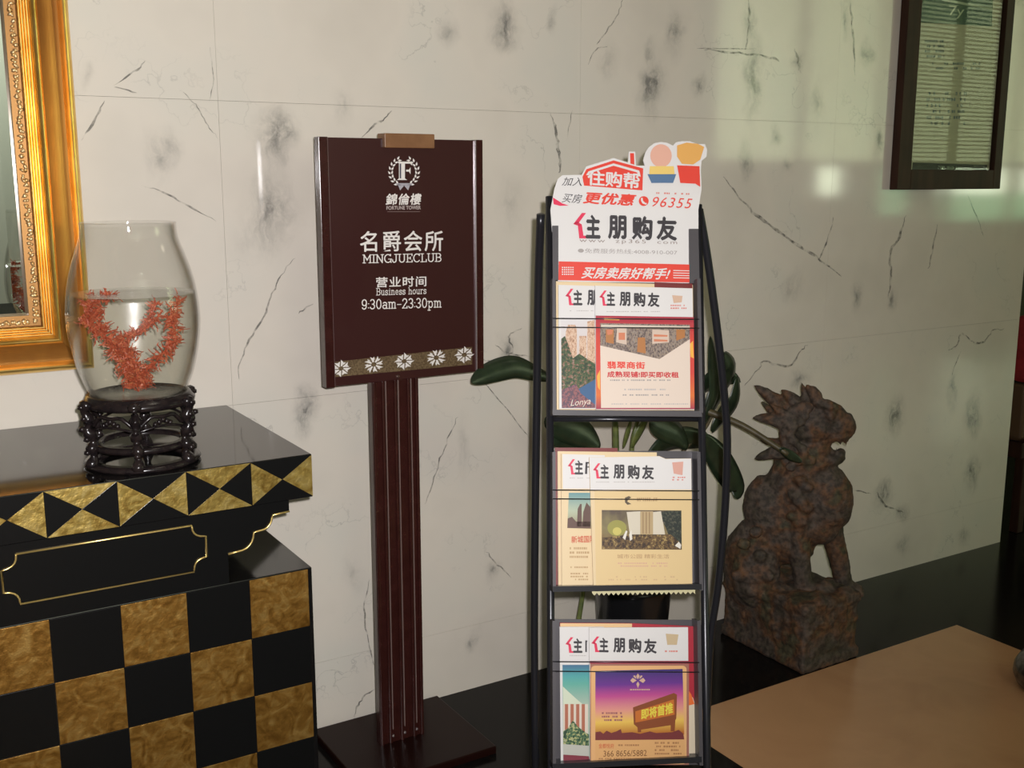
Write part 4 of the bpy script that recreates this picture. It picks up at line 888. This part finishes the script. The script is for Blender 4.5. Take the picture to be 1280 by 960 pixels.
B3f.dashes('photo_lettering', 752, 890, 778, 903, 3, mat('dusk_ink_print', (.30, .10, .12), .4), 24, .9)
B3f.text('cover_phone', '366 8656/5882', [(754,938),(808,937),(808,944.5),(754,945.5)], mat('brown_ink_print', (.20, .09, .03), .4), .0)
B3f.text('cover_lettering', '金都悦府', [(748,929),(767,929),(767,935),(748,935)], mat('rust_red_print', (.55, .10, .04), .4), .0)
B3f.dashes('cover_lettering', 770, 930, 800, 934, 1, mat('tan_dark_print', (.40, .20, .08), .4), 25); B3f.dashes('cover_lettering', 818, 927, 853, 945, 4, mat('tan_dark_print', (.40, .20, .08), .4), 26, .7); B3f.dashes('cover_lettering', 748, 947, 808, 950, 1, mat('tan_dark_print', (.40, .20, .08), .4), 27)

# ------------------------------------------------------------ potted plant behind the rack
PX, PY = 1.93, -.19
pl = empty('potted_plant', (PX, PY, 0), None, 'dark green broad-leaved plant in a black pot behind the magazine rack', 'plant')
bm = bmesh.new(); lathe(bm, [(0, 0), (.085, 0), (.095, .02), (.115, .28), (.122, .30), (.122, .315), (.112, .315), (.108, .29), (0, .285)], 36); mk('pot', bm, mat('black_glazed_pot', (.01, .01, .011), .2), pl, True)
LF = noisy('dark_leaf', [(.3, (.012, .022, .012)), (.7, (.028, .045, .022))], 30, .3); STM = noisy('green_stem', [(.3, (.07, .10, .03)), (.7, (.16, .18, .05))], 40, .4)
BR = noisy('brown_stem', [(.3, (.05, .04, .02)), (.7, (.10, .08, .035))], 40, .5)
PF = Frame((PX, PY, 0), ID3)
def leaf(pts, wid, n0=0.0, n1=0.0, fold=.25, m=LF, name='leaf', tipn=None):
    """pts: px midrib from base to tip; wid px half width list"""
    P = []; k = len(pts)
    for i, (x, y) in enumerate(pts):
        n = n0 + (n1 - n0) * i / (k - 1); u, w_ = PF.uw(x, y, n); P.append(Vector((u, -n, w_)))
    Q = catmull(P, 5); bm = bmesh.new(); rows_ = []
    for i, p in enumerate(Q):
        f = i / (len(Q) - 1); hw = wid * .0024 * math.sin(PI * min(1, max(.02, f * .96 + .04))) ** .75
        t = (Q[min(i + 1, len(Q) - 1)] - Q[max(i - 1, 0)]).normalized(); s = Vector((t.z, 0, -t.x)); s = (s + Vector((0, .3, 0))).normalized()
        dp = Vector((0, fold * hw, 0))
        rows_.append([bm.verts.new(p - s * hw + dp), bm.verts.new(p - s * hw * .5 + dp * .3), bm.verts.new(p), bm.verts.new(p + s * hw * .5 + dp * .3), bm.verts.new(p + s * hw + dp)])
    for a, b in zip(rows_[:-1], rows_[1:]):
        for j in range(4): bm.faces.new((a[j], a[j + 1], b[j + 1], b[j]))
    o = mk(name, bm, m, pl, True); md = o.modifiers.new('thickness', 'SOLIDIFY'); md.thickness = .0012; return o
def stem(pts, r0, r1, m=STM, n0=0, n1=0):
    P = []
    for i, (x, y) in enumerate(pts):
        n = n0 + (n1 - n0) * i / (len(pts) - 1); u, w_ = PF.uw(x, y, n); P.append(Vector((u, -n, w_)))
    Q = catmull(P, 5); bm = bmesh.new(); tube(bm, Q, r0, 7, radii=[r0 + (r1 - r0) * i / (len(Q) - 1) for i in range(len(Q))]); return mk('stem', bm, m, pl, True)
leaf([(690,474),(668,466),(645,459),(620,464),(600,472),(589,478)], 13, .0, .05)
leaf([(750,560),(735,545),(715,535),(695,530),(680,528)], 20, .05, .05); leaf([(760,600),(740,565),(712,548),(690,556)], 16, .0, .02)
leaf([(860,560),(850,545),(835,536),(820,530),(812,526)], 18, .03, .05); leaf([(800,590),(825,560),(850,548),(880,550),(890,545)], 16, .0, .02)
leaf([(880,530),(892,505),(905,480),(915,460),(905,440)], 20, .0, .03); leaf([(890,540),(905,520),(920,500),(922,470)], 16, -.02, .0)
leaf([(880,545),(893,562),(908,585),(922,612),(918,622)], 17, .02, .03); leaf([(884,520),(895,490),(893,450),(888,420)], 13, .02, .04)
leaf([(870,500),(885,480),(905,470),(926,478)], 15, -.03, -.02)
leaf([(700,430),(712,400),(720,380)], 15, -.03, 0); 
stem([(772,760),(770,640),(770,560),(768,520),(760,480)], .012, .008); stem([(782,760),(785,640),(790,560),(797,525),(805,490)], .008, .006)
stem([(765,760),(752,640),(740,560),(720,500),(695,474)], .007, .004); stem([(790,740),(820,640),(850,570),(878,540),(890,520)], .008, .005, BR)
stem([(720,800),(724,772),(728,745),(732,700),(750,600)], .008, .006)
stem([(878,512),(905,522),(930,533),(958,550),(985,568)], .012, .008, BR, 0, .20)
leaf([(790,560),(798,545),(806,530),(812,518)], 8, .03, .05, m=STM); leaf([(780,560),(786,540),(790,522)], 5, .03, .05, m=STM)
leaf([(975,560),(990,570),(1003,578)], 6, .19, .21)

# ------------------------------------------------------------ stone guardian lion
LO = Vector((2.512, -.272, 0)); yaw = math.atan2(-.727, .69)
LFm = Frame(LO, Matrix.Rotation(yaw, 3, 'Z'))
STONE = mat('weathered_stone', (1, 1, 1), .75); sbn = STONE.node_tree.nodes['Principled BSDF']
tc = N(STONE, 'ShaderNodeNewGeometry'); a_ = N(STONE, 'ShaderNodeTexNoise'); a_.inputs['Scale'].default_value = 11; a_.inputs['Detail'].default_value = 6; L(STONE, tc.outputs['Position'], a_.inputs['Vector'])
b_ = N(STONE, 'ShaderNodeTexNoise'); b_.inputs['Scale'].default_value = 70; b_.inputs['Detail'].default_value = 5; L(STONE, tc.outputs['Position'], b_.inputs['Vector'])
c1 = ramp(STONE, a_.outputs['Fac'], [(.32, (.055, .044, .026)), (.46, (.085, .062, .046)), (.56, (.125, .058, .024)), (.64, (.07, .060, .030))]); c2 = ramp(STONE, b_.outputs['Fac'], [(.38, (.45, .45, .45)), (.62, (1.1, 1.1, 1.1))])
mx_ = N(STONE, 'ShaderNodeMix', data_type='RGBA', blend_type='MULTIPLY'); mx_.inputs[0].default_value = 1; L(STONE, c1, mx_.inputs[6]); L(STONE, c2, mx_.inputs[7]); L(STONE, mx_.outputs[2], sbn.inputs['Base Color'])
bp = N(STONE, 'ShaderNodeBump'); bp.inputs['Strength'].default_value = .6; bp.inputs['Distance'].default_value = .006; L(STONE, b_.outputs['Fac'], bp.inputs['Height']); L(STONE, bp.outputs[0], sbn.inputs['Normal'])
lion = empty('guardian_lion_statue', (LO.x, LO.y, 0), Matrix.Rotation(yaw, 3, 'Z'), 'brown stone guardian lion with spiky mane on a carved pedestal', 'statue')
def lp(px, py, v=0): u, w_ = LFm.uw(px, py, v); return Vector((u, -v, w_))
SCL = .00262
def E_(bm, px, py, rx, ry, rz, v=0, rot_=0, sub=2): ball(bm, lp(px, py, v), (rx * SCL, rz, ry * SCL), Matrix.Rotation(math.radians(rot_), 3, 'Y'), sub)
def spike(bm, a, b, r, v0=0, v1=0, bend=0):
    A, Bq = lp(*a, v0), lp(*b, v1); Mid = (A + Bq) / 2 + Vector((0, 0, bend))
    tube(bm, catmull([A, Mid, Bq], 4), r, 8, radii=[r * (1 - .93 * (i / 8) ** 1.9) for i in range(9)])
bm = bmesh.new()
E_(bm, 940, 705, 36, 62, .075, .0, 0); E_(bm, 945, 715, 30, 48, .05, .055); E_(bm, 945, 715, 30, 48, .05, -.055)      # haunches
E_(bm, 975, 650, 42, 62, .075, 0, -28); E_(bm, 1000, 615, 44, 50, .078, 0, -20); E_(bm, 1030, 625, 36, 46, .075); E_(bm, 1020, 655, 30, 26, .07)
E_(bm, 1005, 575, 38, 34, .065)                                                                                   # neck
for v, (ax, bx_, cx3) in ((.045, (1000, 1000, 1004)), (-.045, (1034, 1046, 1056))):
    P = catmull([lp(ax, 640, v), lp(bx_, 690, v), lp(cx3, 732, v)], 5); tube(bm, P, .03, 10, radii=[.040 - .0012 * i for i in range(len(P))])
    E_(bm, cx3 + 6, 738, 18, 11, .035, v); 
    for t in (-1, 0, 1): ball(bm, lp(cx3 + 20, 741, v) + Vector((0, t * .018, 0)), (.014, .011, .012), None, 1)
    E_(bm, 965, 744, 30, 14, .035, v)
E_(bm, 972, 745, 26, 10, .03, .08)
# head
E_(bm, 1012, 528, 34, 30, .066); E_(bm, 1032, 517, 26, 17, .056, 0, 10); E_(bm, 1048, 530, 18, 16, .046, 0, 6); E_(bm, 1063, 533, 7, 12, .034); E_(bm, 1060, 521, 6, 5, .026); E_(bm, 1045, 544, 20, 7, .040, 0, -4)
E_(bm, 1036, 573, 20, 9, .040, 0, -4); E_(bm, 1051, 566, 6, 6, .032); E_(bm, 1022, 560, 16, 20, .055); E_(bm, 1034, 584, 13, 10, .035)
for v in (.05, -.05): E_(bm, 1036, 507, 13, 6, .020, v, 20); E_(bm, 1020, 496, 8, 15, .014, v * .9, -28); E_(bm, 1012, 488, 5, 9, .010, v * .9, -28); E_(bm, 1060, 526, 5, 4, .010, v * .5)
for v in (.056, -.056): E_(bm, 1038, 520, 6.5, 6, .011, v)
for x in (1030, 1040, 1050, 1058): spike(bm, (x, 546), (x, 559), .007, .022, .022)
for x in (1034, 1046): spike(bm, (x, 570), (x, 558), .006, .022, .022)
# belly fold and shoulder curls
for i in range(7): E_(bm, 1000 + 9 * math.sin(i * 2.1), 600 + i * 9, 9, 6, .012, .078)
for i, (x, y) in enumerate(((930, 680), (945, 665), (922, 720), (940, 740), (958, 720), (950, 695))): E_(bm, x, y, 9, 8, .012, .098)
body = mk('body', bm, STONE, lion)
def remesh(o, vox, disp=.006, size=.03):
    r = o.modifiers.new('fuse', 'REMESH'); r.mode = 'VOXEL'; r.voxel_size = vox; r.use_smooth_shade = True
    s = o.modifiers.new('soften', 'SMOOTH'); s.factor = .6; s.iterations = 3
    t = bpy.data.textures.get('chisel') or bpy.data.textures.new('chisel', 'CLOUDS'); t.noise_scale = size; t.noise_depth = 3
    d = o.modifiers.new('chisel', 'DISPLACE'); d.texture = t; d.strength = disp; d.mid_level = .5
remesh(body, .0055, .008)
bm = bmesh.new()
spk = [((994,524),(942,481),.034,.0,.02), ((1004,514),(975,486),.026,.02,.02), ((992,530),(940,522),.032,.04,.05), ((992,562),(943,574),.032,.03,.04), ((994,575),(962,598),.030,.02,.03),
       ((1010,508),(1001,477),.017,.035,.03), ((1022,505),(1012,484),.016,-.03,-.03), ((985,540),(950,500),.020,-.04,-.05), ((985,560),(948,550),.022,-.03,-.04), ((990,530),(962,505),.022,.05,.06)]
for a, b, r, v0, v1 in spk: spike(bm, a, b, r, v0, v1, .006)
for i in range(16):
    a = PI * .45 + i * PI * 1.15 / 15; x = 1006 + 26 * math.cos(a); y = 543 - 34 * math.sin(a)
    for v in (.055, -.055): E_(bm, x, y, 7, 7, .014, v)
for i in range(9):
    for v in (.066, -.066): E_(bm, 996 + 9 * math.cos(i * 1.1), 520 + i * 8, 7, 6, .012, v)
mane = mk('mane', bm, STONE, lion); remesh(mane, .005, .006)
# pedestal, square to the wall
ped_b = bmesh.new(); inv = Matrix.Rotation(-yaw, 4, 'Z')
box(ped_b, 2.385 - LO.x, 2.638 - LO.x, -.457 - LO.y, -.085 - LO.y, 0, .035, .004); box(ped_b, 2.392 - LO.x, 2.630 - LO.x, -.449 - LO.y, -.09 - LO.y, .03, .20, .008); box(ped_b, 2.386 - LO.x, 2.636 - LO.x, -.455 - LO.y, -.088 - LO.y, .185, .222, .006)
rng = random.Random(11)
for i in range(46):                                       # carved scrolls on the two visible faces
    if i < 28: c = Vector((2.390 - LO.x, rng.uniform(-.44, -.10) - LO.y, rng.uniform(.05, .18))); rr = (.006, rng.uniform(.012, .022), rng.uniform(.010, .018))
    else: c = Vector((rng.uniform(2.40, 2.62) - LO.x, -.451 - LO.y, rng.uniform(.05, .18))); rr = (rng.uniform(.012, .02), .006, rng.uniform(.010, .018))
    ball(ped_b, c, rr, None, 1)
for i in range(26): ball(ped_b, (rng.uniform(2.40, 2.62) - LO.x, rng.uniform(-.44, -.10) - LO.y, .222), (rng.uniform(.02, .035), rng.uniform(.02, .035), rng.uniform(.012, .028)), None, 1)
bmesh.ops.transform(ped_b, matrix=inv, verts=ped_b.verts); ped = mk('pedestal', ped_b, STONE, lion); remesh(ped, .0055, .007)

# ------------------------------------------------------------ framed notice high on the right
HX0, HX1, HZ0, HZ1 = 3.19, 3.775, 1.458, 2.62
nf = empty('framed_notice', ((HX0 + HX1) / 2, 0, HZ0), None, 'dark wooden frame with green-headed notice, high on the marble wall', 'picture frame')
cxn = (HX0 + HX1) / 2
DW = noisy('dark_frame_wood', [(.3, (.022, .010, .006)), (.7, (.045, .018, .010))], 25, .5, spec=.2, stretch=(1, 1, .2))
def nb(name, d, m, bev=.002): return boxobj(name, (d[0] - cxn, d[1] - cxn, d[2], d[3], d[4] - HZ0, d[5] - HZ0), m, nf, bev)
nb('frame_member', (HX0, HX0 + .07, -.034, -.001, HZ0, HZ1), DW); nb('frame_member', (HX1 - .045, HX1, -.034, -.001, HZ0, HZ1), DW)
nb('frame_member', (HX0 + .07, HX1 - .045, -.034, -.001, HZ0, HZ0 + .07), DW); nb('frame_member', (HX0 + .07, HX1 - .045, -.034, -.001, HZ1 - .07, HZ1), DW)
nb('notice_sheet', (HX0 + .07, HX1 - .045, -.012, -.008, HZ0 + .07, HZ1 - .07), mat('notice_paper', (.42, .40, .26), .6), 0)
HN = Frame((cxn, 0, HZ0), ID3)
ns = Sheet(HN, .013, nf, (0, 0))
class NSheet(Sheet):
    def raw(s, *a, **k): o = super().raw(*a, **k); o.location = (0, -.0125, 0); return o
ns = NSheet(HN, .0127, nf, (0, 0))
ns.poly('green_header', [(1150,-90),(1244,-70),(1240,33),(1149,28)], mat('notice_green', (.008, .05, .02), .5))
ns.text('header_lettering', '7y', [(1187,7),(1206,8),(1204,24),(1186,22)], mat('notice_pale_green', (.30, .36, .24), .5), 0)
ns.polys('header_line', [[(1178,-2),(1241,10),(1241,13),(1178,1)]], mat('notice_pale_green', (.30, .36, .24), .5))
ns.poly('dark_footer', [(1141,203),(1234,206),(1232,222),(1139,220)], mat('notice_dark', (.03, .025, .018), .5))
ns.text('footer_lettering', '温馨提示', [(1172,207),(1214,209),(1213,218),(1171,216)], mat('notice_pale_green', (.30, .36, .24), .5), 0)
ns.dashes('notice_lettering', 1156, 50, 1180, 75, 4, mat('notice_grey_ink', (.14, .17, .15), .5), 31, .8); ns.dashes('notice_lettering', 1165, 78, 1225, 90, 2, mat('notice_grey_ink', (.14, .17, .15), .5), 32, .5); ns.dashes('notice_lettering', 1158, 115, 1210, 160, 6, mat('notice_grey_ink', (.14, .17, .15), .5), 33, .4)
nb('glazing', (HX0 + .07, HX1 - .045, -.022, -.019, HZ0 + .07, HZ1 - .07), GLZ, 0)

# ------------------------------------------------------------ ash stand just inside the right edge
ash = empty('pedestal_ashtray', (2.99, -.935, 0), None, 'dark metal pedestal ashtray with rounded foot on the beige floor', 'ashtray')
MT = noisy('dark_pewter', [(.35, (.06, .05, .045)), (.6, (.22, .20, .19))], 50, .25, .8)
bm = bmesh.new(); lathe(bm, [(0, .001), (.120, .001), (.142, .012), (.152, .038), (.150, .060), (.138, .082), (.110, .098), (.06, .108), (.030, .125), (0, .127)], 40); mk('foot', bm, MT, ash, True)
bm = bmesh.new(); lathe(bm, [(0, .12), (.024, .12), (.018, .2), (.018, .48), (.03, .52), (0, .52)], 24); mk('column', bm, MT, ash, True)
bm = bmesh.new(); lathe(bm, [(0, .51), (.05, .515), (.085, .54), (.09, .57), (.082, .57), (.07, .545), (0, .535)], 32); mk('bowl', bm, MT, ash, True)

# ------------------------------------------------------------ red chair in the dark space past the wall corner
ch = empty('upholstered_chair', (4.43, .27, 0), Matrix.Rotation(PI, 3, 'Z'), 'red upholstered chair in the dark space past the wall corner', 'chair')
RU = noisy('red_upholstery', [(.3, (.22, .01, .014)), (.7, (.34, .018, .022))], 50, .7)
boxobj('backrest', (-.30, .30, .18, .26, .66, .94), RU, ch, .02); boxobj('seat', (-.27, .27, -.26, .22, .40, .48), mat('brown_seat', (.10, .055, .025), .6), ch, .02)
boxobj('back_panel', (-.30, .30, .19, .25, .42, .655), mat('brown_seat', (.10, .055, .025), .6), ch, .01); boxobj('apron_rail', (-.27, .27, -.25, .24, .33, .40), DW, ch, .005)
for sx in (-.25, .21):
    boxobj('leg', (sx, sx + .04, -.25, -.21, 0, .62), DW, ch, .004); boxobj('leg', (sx, sx + .04, .20, .24, 0, .64), DW, ch, .004)
    boxobj('armrest', (sx - .005, sx + .045, -.26, .22, .61, .645), DW, ch, .006)
bpy.data.objects.remove(_fo)

# printed paper reflects less than bare white card: one factor for every print
for m in bpy.data.materials:
    if (m.name.endswith('_print') or m.name in ('black_ink', 'cream_edge')) and m.use_nodes:
        for n in m.node_tree.nodes:
            if n.type == 'VALTORGB':
                for e in n.color_ramp.elements: e.color = [c * .82 for c in e.color[:3]] + [1]
            elif n.type == 'BSDF_PRINCIPLED':
                i = n.inputs['Base Color']; i.default_value = [c * .82 for c in i.default_value[:3]] + [1]
